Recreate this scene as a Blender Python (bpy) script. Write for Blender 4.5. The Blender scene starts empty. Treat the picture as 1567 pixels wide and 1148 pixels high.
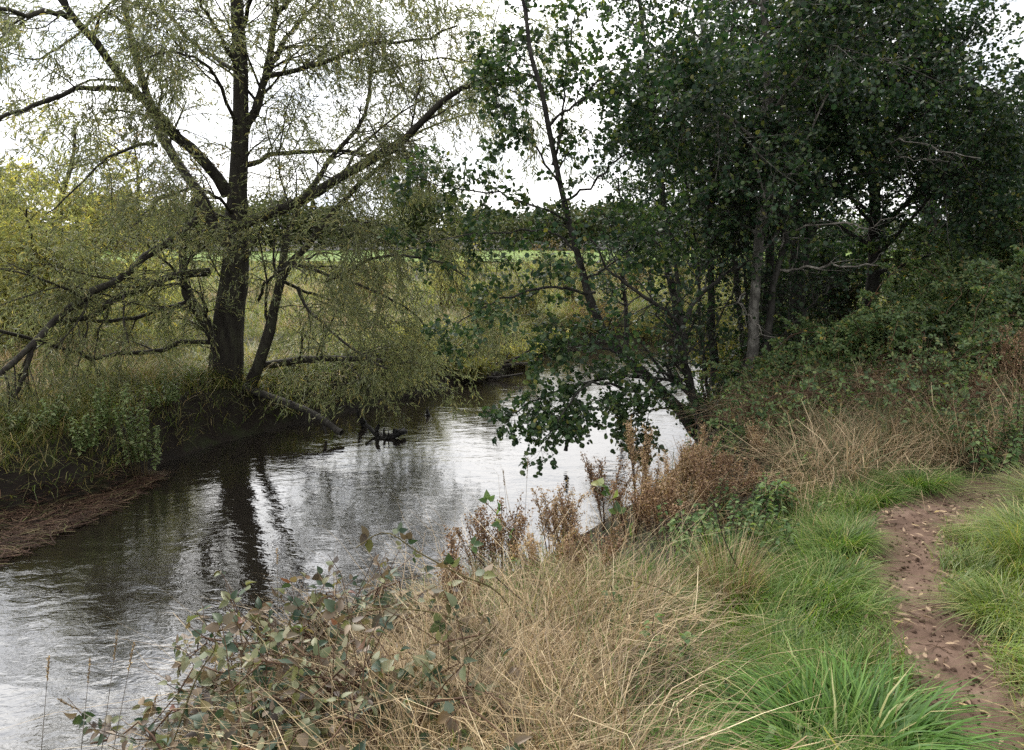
import bpy, math
import numpy as np
from mathutils import Vector

rng = np.random.default_rng(11)
SC = bpy.context.scene
COL = SC.collection
R = math.radians

# ------------------------------------------------------------------ camera
CAMZ, PITCH, FPX, CX, CY = 1.65, R(10.63), 1183.0, 783.5, 574.0
cd = bpy.data.cameras.new('camera'); cam = bpy.data.objects.new('camera', cd); COL.objects.link(cam)
cam.location = (0, 0, CAMZ); cam.rotation_euler = (R(90) - PITCH, 0, 0)
cd.sensor_width = 36.0; cd.lens = FPX / 1567 * 36.0
cd.clip_start = 0.05; cd.clip_end = 3000
SC.camera = cam

# ------------------------------------------------------------------ light
SUN = Vector((-0.24, 0.62, 0.76)).normalized()
SUN_EL = math.asin(SUN.z); SUN_AZ = math.atan2(SUN.x, SUN.y)
w = bpy.data.worlds.new('World'); SC.world = w; w.use_nodes = True
nt = w.node_tree; nt.nodes.clear()
def N(t, kind, **kw):
    n = t.nodes.new(kind)
    for k, v in kw.items():
        if k.startswith('i_'): n.inputs[k[2:].replace('_', ' ')].default_value = v
        else: setattr(n, k, v)
    return n
out = N(nt, 'ShaderNodeOutputWorld'); bg = N(nt, 'ShaderNodeBackground'); bg.inputs['Strength'].default_value = 0.1
sky = N(nt, 'ShaderNodeTexSky', sky_type='NISHITA', sun_disc=False, sun_elevation=SUN_EL, sun_rotation=SUN_AZ)
tc = N(nt, 'ShaderNodeTexCoord')
dot = N(nt, 'ShaderNodeVectorMath', operation='DOT_PRODUCT'); dot.inputs[1].default_value = SUN
nt.links.new(tc.outputs['Generated'], dot.inputs[0])
mx = N(nt, 'ShaderNodeMath', operation='MAXIMUM'); mx.inputs[1].default_value = 0.0
nt.links.new(dot.outputs['Value'], mx.inputs[0])
pw = N(nt, 'ShaderNodeMath', operation='POWER'); pw.inputs[1].default_value = 5.0
nt.links.new(mx.outputs[0], pw.inputs[0])
ma = N(nt, 'ShaderNodeMath', operation='MULTIPLY_ADD'); ma.inputs[1].default_value = 27.0; ma.inputs[2].default_value = 11.0
nt.links.new(pw.outputs[0], ma.inputs[0])                      # cloud brightness: thin cloud glows towards the hidden sun
mp = N(nt, 'ShaderNodeMapping'); mp.inputs['Scale'].default_value = (1.0, 1.0, 3.2)
nt.links.new(tc.outputs['Generated'], mp.inputs['Vector'])
no = N(nt, 'ShaderNodeTexNoise'); no.inputs['Scale'].default_value = 2.6; no.inputs['Detail'].default_value = 7.0
no.inputs['Roughness'].default_value = 0.55; no.inputs['Distortion'].default_value = 0.4
nt.links.new(mp.outputs[0], no.inputs['Vector'])
cr = N(nt, 'ShaderNodeValToRGB'); cr.color_ramp.elements[0].position = 0.27; cr.color_ramp.elements[1].position = 0.41
nt.links.new(no.outputs['Fac'], cr.inputs[0])
no2 = N(nt, 'ShaderNodeTexNoise'); no2.inputs['Scale'].default_value = 5.0; no2.inputs['Detail'].default_value = 5.0
nt.links.new(mp.outputs[0], no2.inputs['Vector'])
cr2 = N(nt, 'ShaderNodeValToRGB'); cr2.color_ramp.elements[0].position = 0.30; cr2.color_ramp.elements[1].position = 0.62
cr2.color_ramp.elements[0].color = (0.55, 0.58, 0.63, 1); cr2.color_ramp.elements[1].color = (1.0, 0.985, 0.97, 1)
nt.links.new(no2.outputs['Fac'], cr2.inputs[0])
vs = N(nt, 'ShaderNodeVectorMath', operation='SCALE')
nt.links.new(cr2.outputs[0], vs.inputs[0]); nt.links.new(ma.outputs[0], vs.inputs['Scale'])
mixw = N(nt, 'ShaderNodeMix', data_type='RGBA')
nt.links.new(cr.outputs[0], mixw.inputs[0]); nt.links.new(sky.outputs[0], mixw.inputs[6]); nt.links.new(vs.outputs[0], mixw.inputs[7])
nt.links.new(mixw.outputs[2], bg.inputs['Color']); nt.links.new(bg.outputs[0], out.inputs[0])

sl = bpy.data.lights.new('sun', 'SUN'); sl.energy = 2.3; sl.angle = R(24); sl.color = (1.0, 0.95, 0.87)
so = bpy.data.objects.new('sun', sl); COL.objects.link(so)
so.rotation_euler = SUN.to_track_quat('Z', 'Y').to_euler(); so.location = (0, 0, 30)

SC.view_settings.view_transform = 'Standard'; SC.view_settings.look = 'None'
SC.view_settings.exposure = 0.72; SC.view_settings.gamma = 1.0
SC.cycles.max_bounces = 6; SC.cycles.diffuse_bounces = 3; SC.cycles.transmission_bounces = 3
SC.cycles.glossy_bounces = 2; SC.cycles.use_denoising = False

# ------------------------------------------------------------------ helpers
def ray(px, py):
    a = np.stack([(np.asarray(px, float) - CX) / FPX, (CY - np.asarray(py, float)) / FPX], -1)
    x = a[..., 0]; y = math.cos(PITCH) + a[..., 1] * math.sin(PITCH); z = -math.sin(PITCH) + a[..., 1] * math.cos(PITCH)
    return np.stack([x, y, z], -1)
def at(px, py, Y):                      # the world point seen at a pixel, Y metres ahead
    d = ray(px, py); s = np.asarray(Y, float) / d[..., 1]
    return d * s[..., None] + np.array([0, 0, CAMZ])
def on(px, py, z):                      # the world point seen at a pixel, on height z
    d = ray(px, py); s = (z - CAMZ) / d[..., 2]
    return d * s[..., None] + np.array([0, 0, CAMZ])
def U(a, b, n=None): return rng.uniform(a, b, n)
def nrm(v): return v / np.maximum(np.linalg.norm(v, axis=-1, keepdims=True), 1e-9)
def sstep(x, a, b):
    t = np.clip((x - a) / (b - a), 0, 1); return t * t * (3 - 2 * t)
_tab = np.random.default_rng(5).random((64, 64))
def vn(x, y, s, k=0):                   # value noise
    x = np.asarray(x) / s + 17.3 * k; y = np.asarray(y) / s + 9.1 * k
    xi = np.floor(x).astype(int); yi = np.floor(y).astype(int); fx = x - xi; fy = y - yi
    fx = fx * fx * (3 - 2 * fx); fy = fy * fy * (3 - 2 * fy)
    g = lambda a, b: _tab[a % 64, b % 64]
    return (g(xi, yi) * (1 - fx) + g(xi + 1, yi) * fx) * (1 - fy) + (g(xi, yi + 1) * (1 - fx) + g(xi + 1, yi + 1) * fx) * fy

class Geo:
    def __init__(s): s.v = []; s.q = []; s.n = 0; s.m = []
    def add(s, v, q, mat=0):
        v = np.asarray(v, np.float32).reshape(-1, 3); q = np.asarray(q, np.int64).reshape(-1, 4)
        if len(q) == 0: return
        s.v.append(v); s.q.append(q + s.n); s.n += len(v); s.m.append(np.full(len(q), mat, np.int32))
    def build(s, name, mats, parent=None, smooth=False):
        me = bpy.data.meshes.new(name)
        v = np.concatenate(s.v); q = np.concatenate(s.q).astype(np.int32); m = np.concatenate(s.m)
        me.vertices.add(len(v)); me.vertices.foreach_set('co', v.ravel())
        me.loops.add(q.size); me.loops.foreach_set('vertex_index', q.ravel())
        me.polygons.add(len(q)); me.polygons.foreach_set('loop_start', np.arange(0, q.size, 4, dtype=np.int32))
        me.polygons.foreach_set('material_index', m)
        if smooth: me.polygons.foreach_set('use_smooth', np.ones(len(q), bool))
        for mt in (mats if isinstance(mats, (list, tuple)) else [mats]): me.materials.append(mt)
        me.update(calc_edges=True)
        o = bpy.data.objects.new(name, me); COL.objects.link(o)
        if parent is not None:
            o.parent = parent; o.matrix_parent_inverse = parent.matrix_world.inverted()
        return o

def tag(o, label=None, cat=None, group=None, kind=None):
    if label: o['label'] = label
    if cat: o['category'] = cat
    if group: o['group'] = group
    if kind: o['kind'] = kind
    return o
def thing(name, loc, label, cat, group=None):
    o = bpy.data.objects.new(name, None); COL.objects.link(o); o.location = [float(c) for c in loc]
    o.empty_display_size = 0.2
    o.matrix_world = __import__('mathutils').Matrix.Translation(o.location)
    return tag(o, label, cat, group)

def catmull(P, K):
    P = np.asarray(P, float); n = len(P)
    Q = np.concatenate([2 * P[:1] - P[1:2], P, 2 * P[-1:] - P[-2:-1]])
    t = np.linspace(0, n - 1 - 1e-6, K); i = t.astype(int); f = (t - i)[:, None]
    a, b, c, d = Q[i], Q[i + 1], Q[i + 2], Q[i + 3]
    return 0.5 * (2 * b + (c - a) * f + (2 * a - 5 * b + 4 * c - d) * f ** 2 + (3 * b - a - 3 * c + d) * f ** 3)

def tubes(P, Rd, sides=6, knot=0.0):      # P (N,K,3), Rd (N,K)
    P = np.asarray(P, float); Rd = np.asarray(Rd, float)
    if P.ndim == 2: P = P[None]; Rd = Rd[None]
    Nn, K, _ = P.shape
    T = np.empty_like(P); T[:, 1:-1] = P[:, 2:] - P[:, :-2]; T[:, 0] = P[:, 1] - P[:, 0]; T[:, -1] = P[:, -1] - P[:, -2]
    T = nrm(T)
    ref = np.where(np.abs(T[:, :1, 2:3]) > 0.85, np.array([1.0, 0.1, 0]), np.array([0, 0.1, 1.0]))
    A = nrm(np.cross(T, np.broadcast_to(ref, T.shape))); B = np.cross(T, A)
    an = np.arange(sides) * 2 * np.pi / sides
    rr = Rd[..., None, None]
    if knot: rr = rr * (1 + knot * rng.standard_normal((Nn, K, sides, 1)))
    V = P[:, :, None] + rr * (np.cos(an)[None, None, :, None] * A[:, :, None] + np.sin(an)[None, None, :, None] * B[:, :, None])
    idx = np.arange(Nn * K * sides).reshape(Nn, K, sides)
    a = idx[:, :-1]; b = np.roll(a, -1, 2); d = idx[:, 1:]; c = np.roll(d, -1, 2)
    return V.reshape(-1, 3), np.stack([a, b, c, d], -1).reshape(-1, 4)

def grow(P, Rd, per, t0, t1, l0, l1, ang, up=0.0, droop=0.0, K=5, wander=0.25, taper=0.25, rscale=0.55, rmax=1.0, shrink=0.5, rmin=0.0015):
    Nn, K0, _ = P.shape; M = Nn * per
    pi = np.repeat(np.arange(Nn), per)
    t = t0 + (t1 - t0) * (np.tile(np.arange(per), Nn) + U(0, 1, M)) / per
    f = t * (K0 - 1); i = np.minimum(f.astype(int), K0 - 2); f = f - i
    p = P[pi, i] * (1 - f)[:, None] + P[pi, i + 1] * f[:, None]
    tg = nrm(P[pi, i + 1] - P[pi, i]); r0 = (Rd[pi, i] * (1 - f) + Rd[pi, i + 1] * f)
    rv = rng.standard_normal((M, 3)); pr = nrm(rv - (rv * tg).sum(-1, keepdims=True) * tg)
    a = ang * U(0.7, 1.3, M)[:, None]
    d = nrm(tg * np.cos(a) + pr * np.sin(a) + np.array([0, 0, up]))
    L = U(l0, l1, M) * (1 - shrink * (t - t0) / max(t1 - t0, 1e-6))
    out = np.empty((M, K, 3)); out[:, 0] = p; st = (L / (K - 1))[:, None]
    for k in range(1, K):
        d = nrm(d + wander * rng.standard_normal((M, 3)) / math.sqrt(K) + np.array([0, 0, -droop]))
        out[:, k] = out[:, k - 1] + d * st
    rb = np.clip(r0 * rscale * U(0.7, 1.1, M), rmin, rmax)
    rad = np.maximum(rb[:, None] * np.linspace(1, taper, K)[None], rmin * 0.6)
    return out, rad

# leaf templates: (u along, v across -0.5..0.5, w out of plane), quads
def tmpl_simple(a, wa, b, wb, fold, tip):
    v = [(0, 0, 0), (a, wa, fold), (b, wb, fold), (1, 0, tip), (b, -wb, fold), (a, -wa, fold)]
    return np.array(v, float), np.array([[0, 3, 2, 1], [0, 5, 4, 3]])
LANCE = tmpl_simple(0.3, 0.5, 0.62, 0.42, 0.05, -0.10)
ROUND = tmpl_simple(0.28, 0.47, 0.80, 0.46, 0.08, -0.02)
OVAL = tmpl_simple(0.25, 0.46, 0.62, 0.38, 0.10, -0.08)
def tmpl_detail(n, prof, serr, fold, bend):
    u = np.linspace(0, 1, n + 1); vs = []; q = []
    for k, x in enumerate(u):
        wv = prof(x) * (1 + (serr if k % 2 else -serr)) if 0 < k < n else (0.02 if k == 0 else 0.01)
        vs += [(x - (0.03 if k % 2 else -0.01), wv, fold * wv * 2 - bend * x * x), (x, 0, -bend * x * x), (x - (0.03 if k % 2 else -0.01), -wv, fold * wv * 2 - bend * x * x)]
    for k in range(n):
        a = 3 * k; q += [[a, a + 1, a + 4, a + 3], [a + 1, a + 2, a + 5, a + 4]]
    return np.array(vs), np.array(q)
SERR = tmpl_detail(10, lambda x: 0.5 * (math.sin(math.pi * min(1, x * 0.97 + 0.03) ** 0.72)) ** 0.85, 0.09, 0.16, 0.22)
CURLED = tmpl_detail(8, lambda x: 0.5 * math.sin(math.pi * x ** 0.85), 0.0, 0.12, 0.25)
ALD = tmpl_detail(6, lambda x: 0.5 * math.sin(math.pi * x ** 0.9) ** 0.55, 0.03, 0.10, 0.10)

def leaves(pos, d, n, L, W, T, curl=1.0):
    u = nrm(d); v = np.cross(n, u); v = nrm(v + 1e-6); w_ = np.cross(u, v)
    tv, tq = T; M = len(pos)
    L = np.broadcast_to(np.asarray(L, float), (M,)); W = np.broadcast_to(np.asarray(W, float), (M,)); curl = np.broadcast_to(np.asarray(curl, float), (M,))
    V = pos[:, None] + u[:, None] * (tv[None, :, 0:1] * L[:, None, None]) + v[:, None] * (tv[None, :, 1:2] * W[:, None, None]) \
        + w_[:, None] * (tv[None, :, 2:3] * (L * curl)[:, None, None])
    q = tq[None] + (np.arange(M) * len(tv))[:, None, None]
    return V.reshape(-1, 3), q.reshape(-1, 4)

def rand_dir(n, up=0.0): return nrm(rng.standard_normal((n, 3)) + np.array([0, 0, up]))
def along(P, per, t0=0.1, t1=1.0):       # points along batches of twigs, with tangents
    Nn, K0, _ = P.shape; M = Nn * per
    pi = np.repeat(np.arange(Nn), per); t = t0 + (t1 - t0) * (np.tile(np.arange(per), Nn) + U(0, 1, M)) / per
    f = np.clip(t, 0, 0.9999) * (K0 - 1); i = np.minimum(f.astype(int), K0 - 2); f = (f - i)[:, None]
    return P[pi, i] * (1 - f) + P[pi, i + 1] * f, nrm(P[pi, i + 1] - P[pi, i])

def blades(base, h, az, lean, width, K=5, droop=0.0, kink=0.0):
    M = len(base); h = np.broadcast_to(h, (M,)); width = np.broadcast_to(width, (M,)); lean = np.broadcast_to(lean, (M,)); droop = np.broadcast_to(droop, (M,))
    t = np.linspace(0, 1, K)[None]
    hd = np.stack([np.cos(az), np.sin(az), np.zeros(M)], -1)
    out_ = (lean[:, None] * t + droop[:, None] * t ** 2.2) * h[:, None]
    z = h[:, None] * (t * np.sqrt(np.clip(1 - 0.6 * lean[:, None] ** 2, 0.1, 1)) - 0.75 * droop[:, None] * t ** 2.6)
    P = base[:, None] + hd[:, None] * out_[..., None]; P[..., 2] += z
    if kink:
        wob = rng.standard_normal((M, K, 3)) * kink * (h[:, None, None]); wob[:, 0] = 0; P = P + wob
    ta = az + np.pi / 2 + U(-0.9, 0.9, M)
    sd = np.stack([np.cos(ta), np.sin(ta), np.zeros(M)], -1)
    wt = width[:, None] * 0.5 * np.clip(1.05 - t ** 1.6, 0.06, 1)
    V = np.stack([P - sd[:, None] * wt[..., None], P + sd[:, None] * wt[..., None]], 2)
    idx = np.arange(M * K * 2).reshape(M, K, 2)
    q = np.stack([idx[:, :-1, 0], idx[:, :-1, 1], idx[:, 1:, 1], idx[:, 1:, 0]], -1)
    return V.reshape(-1, 3), q.reshape(-1, 4)

# ------------------------------------------------------------------ materials
def rgb(c): return (c[0], c[1], c[2], 1.0)
def mat_new(name):
    m = bpy.data.materials.new(name); m.use_nodes = True; t = m.node_tree; t.nodes.clear()
    o = t.nodes.new('ShaderNodeOutputMaterial'); return m, t, o
def ramp(t, cols):
    r = t.nodes.new('ShaderNodeValToRGB'); e = r.color_ramp.elements
    e[0].position, e[0].color = cols[0][0], rgb(cols[0][1]); e[1].position, e[1].color = cols[-1][0], rgb(cols[-1][1])
    for p, c in cols[1:-1]:
        k = e.new(p); k.color = rgb(c)
    return r
def leaf_mat(name, cols, trans=0.4, rough=0.45, spec=0.35, tint=(1.15, 1.2, 0.6), clump=0.35, cscale=1.2):
    m, t, o = mat_new(name); L = t.links.new
    g = t.nodes.new('ShaderNodeNewGeometry'); r = ramp(t, cols); L(g.outputs['Random Per Island'], r.inputs[0])
    c = t.nodes.new('ShaderNodeTexCoord'); n = N(t, 'ShaderNodeTexNoise'); n.inputs['Scale'].default_value = cscale; n.inputs['Detail'].default_value = 3
    L(c.outputs['Object'], n.inputs['Vector'])
    mr = N(t, 'ShaderNodeMapRange'); mr.inputs[1].default_value = 0.3; mr.inputs[2].default_value = 0.7
    mr.inputs[3].default_value = 1 - clump; mr.inputs[4].default_value = 1 + clump; L(n.outputs['Fac'], mr.inputs[0])
    s = N(t, 'ShaderNodeVectorMath', operation='SCALE'); L(r.outputs[0], s.inputs[0]); L(mr.outputs[0], s.inputs['Scale'])
    p = N(t, 'ShaderNodeBsdfPrincipled'); p.inputs['Roughness'].default_value = rough; p.inputs['Specular IOR Level'].default_value = spec
    L(s.outputs[0], p.inputs['Base Color'])
    tr = t.nodes.new('ShaderNodeBsdfTranslucent'); tm = N(t, 'ShaderNodeVectorMath', operation='MULTIPLY'); tm.inputs[1].default_value = tint
    L(s.outputs[0], tm.inputs[0]); L(tm.outputs[0], tr.inputs['Color'])
    mix = t.nodes.new('ShaderNodeMixShader'); mix.inputs[0].default_value = trans
    L(p.outputs[0], mix.inputs[1]); L(tr.outputs[0], mix.inputs[2]); L(mix.outputs[0], o.inputs[0]); return m
def noise_mat(name, cols, scale=6.0, detail=6.0, rough=0.85, bump=0.3, bscale=20.0, stretch=(1, 1, 1), spec=0.2, bdist=0.02):
    m, t, o = mat_new(name); L = t.links.new
    c = t.nodes.new('ShaderNodeTexCoord'); mpn = t.nodes.new('ShaderNodeMapping'); mpn.inputs['Scale'].default_value = stretch
    L(c.outputs['Object'], mpn.inputs['Vector'])
    n = N(t, 'ShaderNodeTexNoise'); n.inputs['Scale'].default_value = scale; n.inputs['Detail'].default_value = detail; n.inputs['Roughness'].default_value = 0.65
    L(mpn.outputs[0], n.inputs['Vector']); r = ramp(t, cols); L(n.outputs['Fac'], r.inputs[0])
    p = N(t, 'ShaderNodeBsdfPrincipled'); p.inputs['Roughness'].default_value = rough; p.inputs['Specular IOR Level'].default_value = spec
    L(r.outputs[0], p.inputs['Base Color'])
    if bump:
        b = N(t, 'ShaderNodeTexNoise'); b.inputs['Scale'].default_value = bscale; b.inputs['Detail'].default_value = 8
        L(mpn.outputs[0], b.inputs['Vector']); bn = t.nodes.new('ShaderNodeBump'); bn.inputs['Strength'].default_value = bump; bn.inputs['Distance'].default_value = bdist
        L(b.outputs['Fac'], bn.inputs['Height']); L(bn.outputs[0], p.inputs['Normal'])
    L(p.outputs[0], o.inputs[0]); return m

M_soil = noise_mat('soil_and_moss', [(0.30, (0.006, 0.005, 0.004)), (0.50, (0.015, 0.011, 0.008)), (0.62, (0.020, 0.024, 0.009)), (0.78, (0.040, 0.036, 0.018))], 1.7, 9, bump=0.6, bscale=14)
M_path = noise_mat('red_dirt', [(0.30, (0.052, 0.032, 0.023)), (0.46, (0.092, 0.058, 0.041)), (0.56, (0.120, 0.078, 0.057)), (0.70, (0.175, 0.122, 0.092))], 2.2, 14, rough=0.9, bump=0.7, bscale=34, bdist=0.015)
M_field = noise_mat('short_pasture', [(0.3, (0.070, 0.118, 0.016)), (0.7, (0.125, 0.185, 0.030))], 0.25, 6, bump=0.4, bscale=3)
M_wbark = noise_mat('willow_bark', [(0.3, (0.014, 0.012, 0.010)), (0.5, (0.034, 0.030, 0.025)), (0.68, (0.058, 0.058, 0.038))], 9, 8, bump=0.9, bscale=22, stretch=(1, 1, 0.25), bdist=0.03)
M_wtwig = noise_mat('willow_twig', [(0.3, (0.05, 0.045, 0.022)), (0.7, (0.10, 0.09, 0.045))], 5, 3, bump=0)
M_abark = noise_mat('alder_bark', [(0.3, (0.014, 0.013, 0.011)), (0.5, (0.034, 0.032, 0.028)), (0.7, (0.075, 0.072, 0.062))], 12, 8, bump=0.7, bscale=30, stretch=(1, 1, 0.5))
M_lichen = noise_mat('lichen_bark', [(0.3, (0.030, 0.028, 0.024)), (0.48, (0.085, 0.080, 0.070)), (0.66, (0.22, 0.21, 0.185))], 16, 8, bump=0.7, bscale=30, stretch=(1, 1, 0.6))
M_dead = noise_mat('bleached_wood', [(0.3, (0.08, 0.072, 0.062)), (0.5, (0.17, 0.155, 0.135)), (0.68, (0.33, 0.305, 0.265))], 14, 6, bump=0.4, bscale=30)
M_log = noise_mat('grey_log', [(0.3, (0.016, 0.014, 0.012)), (0.5, (0.034, 0.031, 0.027)), (0.7, (0.075, 0.069, 0.060))], 8, 8, bump=0.7, bscale=25)
M_wet = noise_mat('wet_black_wood', [(0.3, (0.006, 0.006, 0.006)), (0.7, (0.018, 0.016, 0.014))], 12, 6, rough=0.5, bump=0.7, bscale=25)
M_cane = noise_mat('bramble_cane', [(0.3, (0.05, 0.028, 0.02)), (0.7, (0.12, 0.075, 0.045))], 12, 4, bump=0)
M_gcane = noise_mat('green_cane', [(0.3, (0.06, 0.05, 0.02)), (0.7, (0.12, 0.10, 0.045))], 12, 4, bump=0)
M_dstem = noise_mat('dark_stem', [(0.3, (0.018, 0.014, 0.012)), (0.7, (0.05, 0.038, 0.03))], 12, 4, bump=0)
M_stone = noise_mat('river_stone', [(0.3, (0.03, 0.028, 0.026)), (0.7, (0.10, 0.095, 0.085))], 9, 6, bump=0.5)

M_willow = leaf_mat('willow_leaf', [(0.0, (0.10, 0.122, 0.062)), (0.45, (0.185, 0.205, 0.100)), (0.8, (0.270, 0.280, 0.140)), (0.96, (0.32, 0.29, 0.14)), (1.0, (0.42, 0.34, 0.11))], 0.50, 0.42, 0.4, tint=(1.15, 1.2, 0.85))
M_willow2 = leaf_mat('yellowing_willow_leaf', [(0.0, (0.17, 0.185, 0.095)), (0.5, (0.29, 0.29, 0.125)), (0.85, (0.42, 0.39, 0.18)), (1.0, (0.52, 0.42, 0.13))], 0.58, 0.45, 0.35, cscale=0.9)
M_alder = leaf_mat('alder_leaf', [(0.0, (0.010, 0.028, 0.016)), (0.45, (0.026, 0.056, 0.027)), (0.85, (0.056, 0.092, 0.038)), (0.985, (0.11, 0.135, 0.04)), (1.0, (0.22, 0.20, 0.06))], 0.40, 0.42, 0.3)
M_alder_lit = leaf_mat('lit_alder_leaf', [(0.0, (0.018, 0.042, 0.020)), (0.45, (0.042, 0.080, 0.034)), (0.85, (0.080, 0.125, 0.048)), (0.985, (0.13, 0.155, 0.05)), (1.0, (0.24, 0.22, 0.06))], 0.42, 0.4, 0.35)  # lit copy of the alder leaf: extra light on the leaning alder painted into colour
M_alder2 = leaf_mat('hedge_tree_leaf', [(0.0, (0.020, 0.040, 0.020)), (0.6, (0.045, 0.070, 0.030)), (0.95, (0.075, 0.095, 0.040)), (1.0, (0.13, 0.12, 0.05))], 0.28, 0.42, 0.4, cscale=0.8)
M_far = leaf_mat('distant_leaf', [(0.0, (0.035, 0.050, 0.022)), (0.6, (0.06, 0.078, 0.032)), (1.0, (0.11, 0.105, 0.045))], 0.25, 0.6, 0.2, cscale=0.35)
M_shrub = leaf_mat('shrub_leaf', [(0.0, (0.065, 0.085, 0.025)), (0.6, (0.14, 0.145, 0.045)), (1.0, (0.25, 0.20, 0.06))], 0.4, 0.5, 0.3)
M_rust = leaf_mat('rusty_shrub_leaf', [(0.0, (0.09, 0.07, 0.03)), (0.6, (0.17, 0.12, 0.055)), (1.0, (0.24, 0.16, 0.07))], 0.4, 0.5, 0.3)
M_bram = leaf_mat('bramble_leaf', [(0.0, (0.035, 0.072, 0.026)), (0.45, (0.085, 0.140, 0.048)), (0.80, (0.155, 0.215, 0.080)), (0.95, (0.21, 0.21, 0.07)), (0.99, (0.20, 0.11, 0.05)), (1.0, (0.45, 0.34, 0.05))], 0.42, 0.45, 0.35)
M_bramf = leaf_mat('autumn_bramble_leaf', [(0.0, (0.022, 0.048, 0.028)), (0.18, (0.045, 0.070, 0.036)), (0.36, (0.14, 0.16, 0.085)), (0.50, (0.20, 0.20, 0.11)), (0.60, (0.095, 0.068, 0.048)), (0.78, (0.22, 0.165, 0.11)), (0.90, (0.045, 0.034, 0.030)), (0.965, (0.14, 0.15, 0.035)), (1.0, (0.15, 0.065, 0.05))], 0.3, 0.5, 0.4, clump=0.2)
M_nettle = leaf_mat('nettle_leaf', [(0.0, (0.055, 0.105, 0.040)), (0.6, (0.115, 0.180, 0.070)), (0.95, (0.21, 0.28, 0.12)), (1.0, (0.25, 0.21, 0.09))], 0.42, 0.6, 0.15)
M_herb = leaf_mat('herb_leaf', [(0.0, (0.08, 0.13, 0.045)), (0.6, (0.16, 0.21, 0.085)), (1.0, (0.27, 0.32, 0.15))], 0.4, 0.5, 0.35)
M_dock = leaf_mat('dock_seed', [(0.0, (0.08, 0.045, 0.030)), (0.5, (0.21, 0.125, 0.080)), (1.0, (0.40, 0.28, 0.18))], 0.25, 0.7, 0.2, clump=0.25)
M_drydock = leaf_mat('dry_dock_seed', [(0.0, (0.19, 0.115, 0.070)), (0.5, (0.36, 0.24, 0.15)), (1.0, (0.56, 0.43, 0.30))], 0.3, 0.7, 0.2, clump=0.2)
M_dgrass = leaf_mat('dry_grass', [(0.0, (0.075, 0.052, 0.030)), (0.25, (0.20, 0.140, 0.078)), (0.55, (0.32, 0.232, 0.128)), (0.88, (0.44, 0.340, 0.200)), (1.0, (0.64, 0.53, 0.34))], 0.3, 0.55, 0.3, tint=(1.05, 1.0, 0.85), clump=0.45, cscale=3.0)
M_straw = leaf_mat('weathered_straw', [(0.0, (0.06, 0.085, 0.03)), (0.25, (0.10, 0.115, 0.05)), (0.4, (0.20, 0.14, 0.08)), (0.75, (0.34, 0.25, 0.15)), (1.0, (0.50, 0.39, 0.25))], 0.3, 0.6, 0.25, tint=(1.05, 1.0, 0.85), clump=0.3, cscale=1.4)
M_tuss = leaf_mat('lush_broad_grass', [(0.0, (0.035, 0.090, 0.014)), (0.5, (0.075, 0.165, 0.026)), (0.92, (0.130, 0.235, 0.045)), (1.0, (0.40, 0.36, 0.18))], 0.36, 0.5, 0.25, tint=(1.1, 1.25, 0.4), clump=0.15)
M_ggrass = leaf_mat('green_grass', [(0.0, (0.044, 0.092, 0.018)), (0.5, (0.095, 0.168, 0.030)), (0.80, (0.165, 0.235, 0.055)), (0.92, (0.27, 0.28, 0.11)), (1.0, (0.48, 0.38, 0.21))], 0.38, 0.5, 0.25, tint=(1.1, 1.2, 0.5), clump=0.25, cscale=2.0)
M_ygrass = leaf_mat('pale_verge_grass', [(0.0, (0.085, 0.145, 0.032)), (0.5, (0.165, 0.24, 0.055)), (0.85, (0.26, 0.30, 0.09)), (1.0, (0.48, 0.38, 0.19))], 0.38, 0.4, 0.45, tint=(1.1, 1.15, 0.5), clump=0.25, cscale=2.0)
M_mgrass = leaf_mat('meadow_blade', [(0.0, (0.085, 0.130, 0.026)), (0.45, (0.155, 0.195, 0.046)), (0.72, (0.25, 0.235, 0.08)), (1.0, (0.43, 0.32, 0.16))], 0.38, 0.5, 0.3, clump=0.4, cscale=0.5)
M_reed = leaf_mat('sodden_reed', [(0.0, (0.018, 0.010, 0.008)), (0.5, (0.060, 0.034, 0.023)), (0.85, (0.12, 0.072, 0.048)), (0.95, (0.09, 0.10, 0.035)), (1.0, (0.22, 0.16, 0.105))], 0.1, 0.7, 0.12, clump=0.3, cscale=2)
M_litter = leaf_mat('fallen_leaf_dry', [(0.0, (0.09, 0.052, 0.034)), (0.4, (0.19, 0.125, 0.080)), (0.85, (0.32, 0.23, 0.150)), (1.0, (0.40, 0.30, 0.12))], 0.15, 0.6, 0.3, clump=0.1)

# ------------------------------------------------------------------ terrain
ZW = -1.60
lp = [(-420, 1040), (-260, 960), (-120, 893), (0, 838), (100, 795), (190, 745), (240, 712), (330, 680), (390, 664), (480, 643), (600, 612), (690, 590), (760, 577), (815, 548), (845, 530), (930, 522), (1040, 519), (1200, 515), (1400, 512)]
LEFT = on(*np.array(lp, float).T, ZW)[:, :2]
LEFT = np.concatenate([np.array([[-9.5, -6.0], [-8.2, 2.0]]), LEFT, np.array([[22.0, 23.8], [60, 30]])])
RIGHT = np.array([(60, 24), (22, 19.5), (14, 18.5), (9, 17.5), (6, 16), (4.2, 14), (3.1, 12), (2.2, 9.6), (1.1, 7.6), (0.05, 6.0), (-0.95, 4.6), (-1.75, 3.1), (-2.15, 1.5), (-2.5, 0), (-2.8, -6)], float)
POLY = np.concatenate([LEFT, RIGHT])
def seg_dist(x, y, L):
    best = np.full(x.shape, 1e9)
    for a, b in zip(L[:-1], L[1:]):
        d = b - a; t = np.clip(((x - a[0]) * d[0] + (y - a[1]) * d[1]) / (d @ d), 0, 1)
        best = np.minimum(best, np.hypot(x - a[0] - t * d[0], y - a[1] - t * d[1]))
    return best
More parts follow.
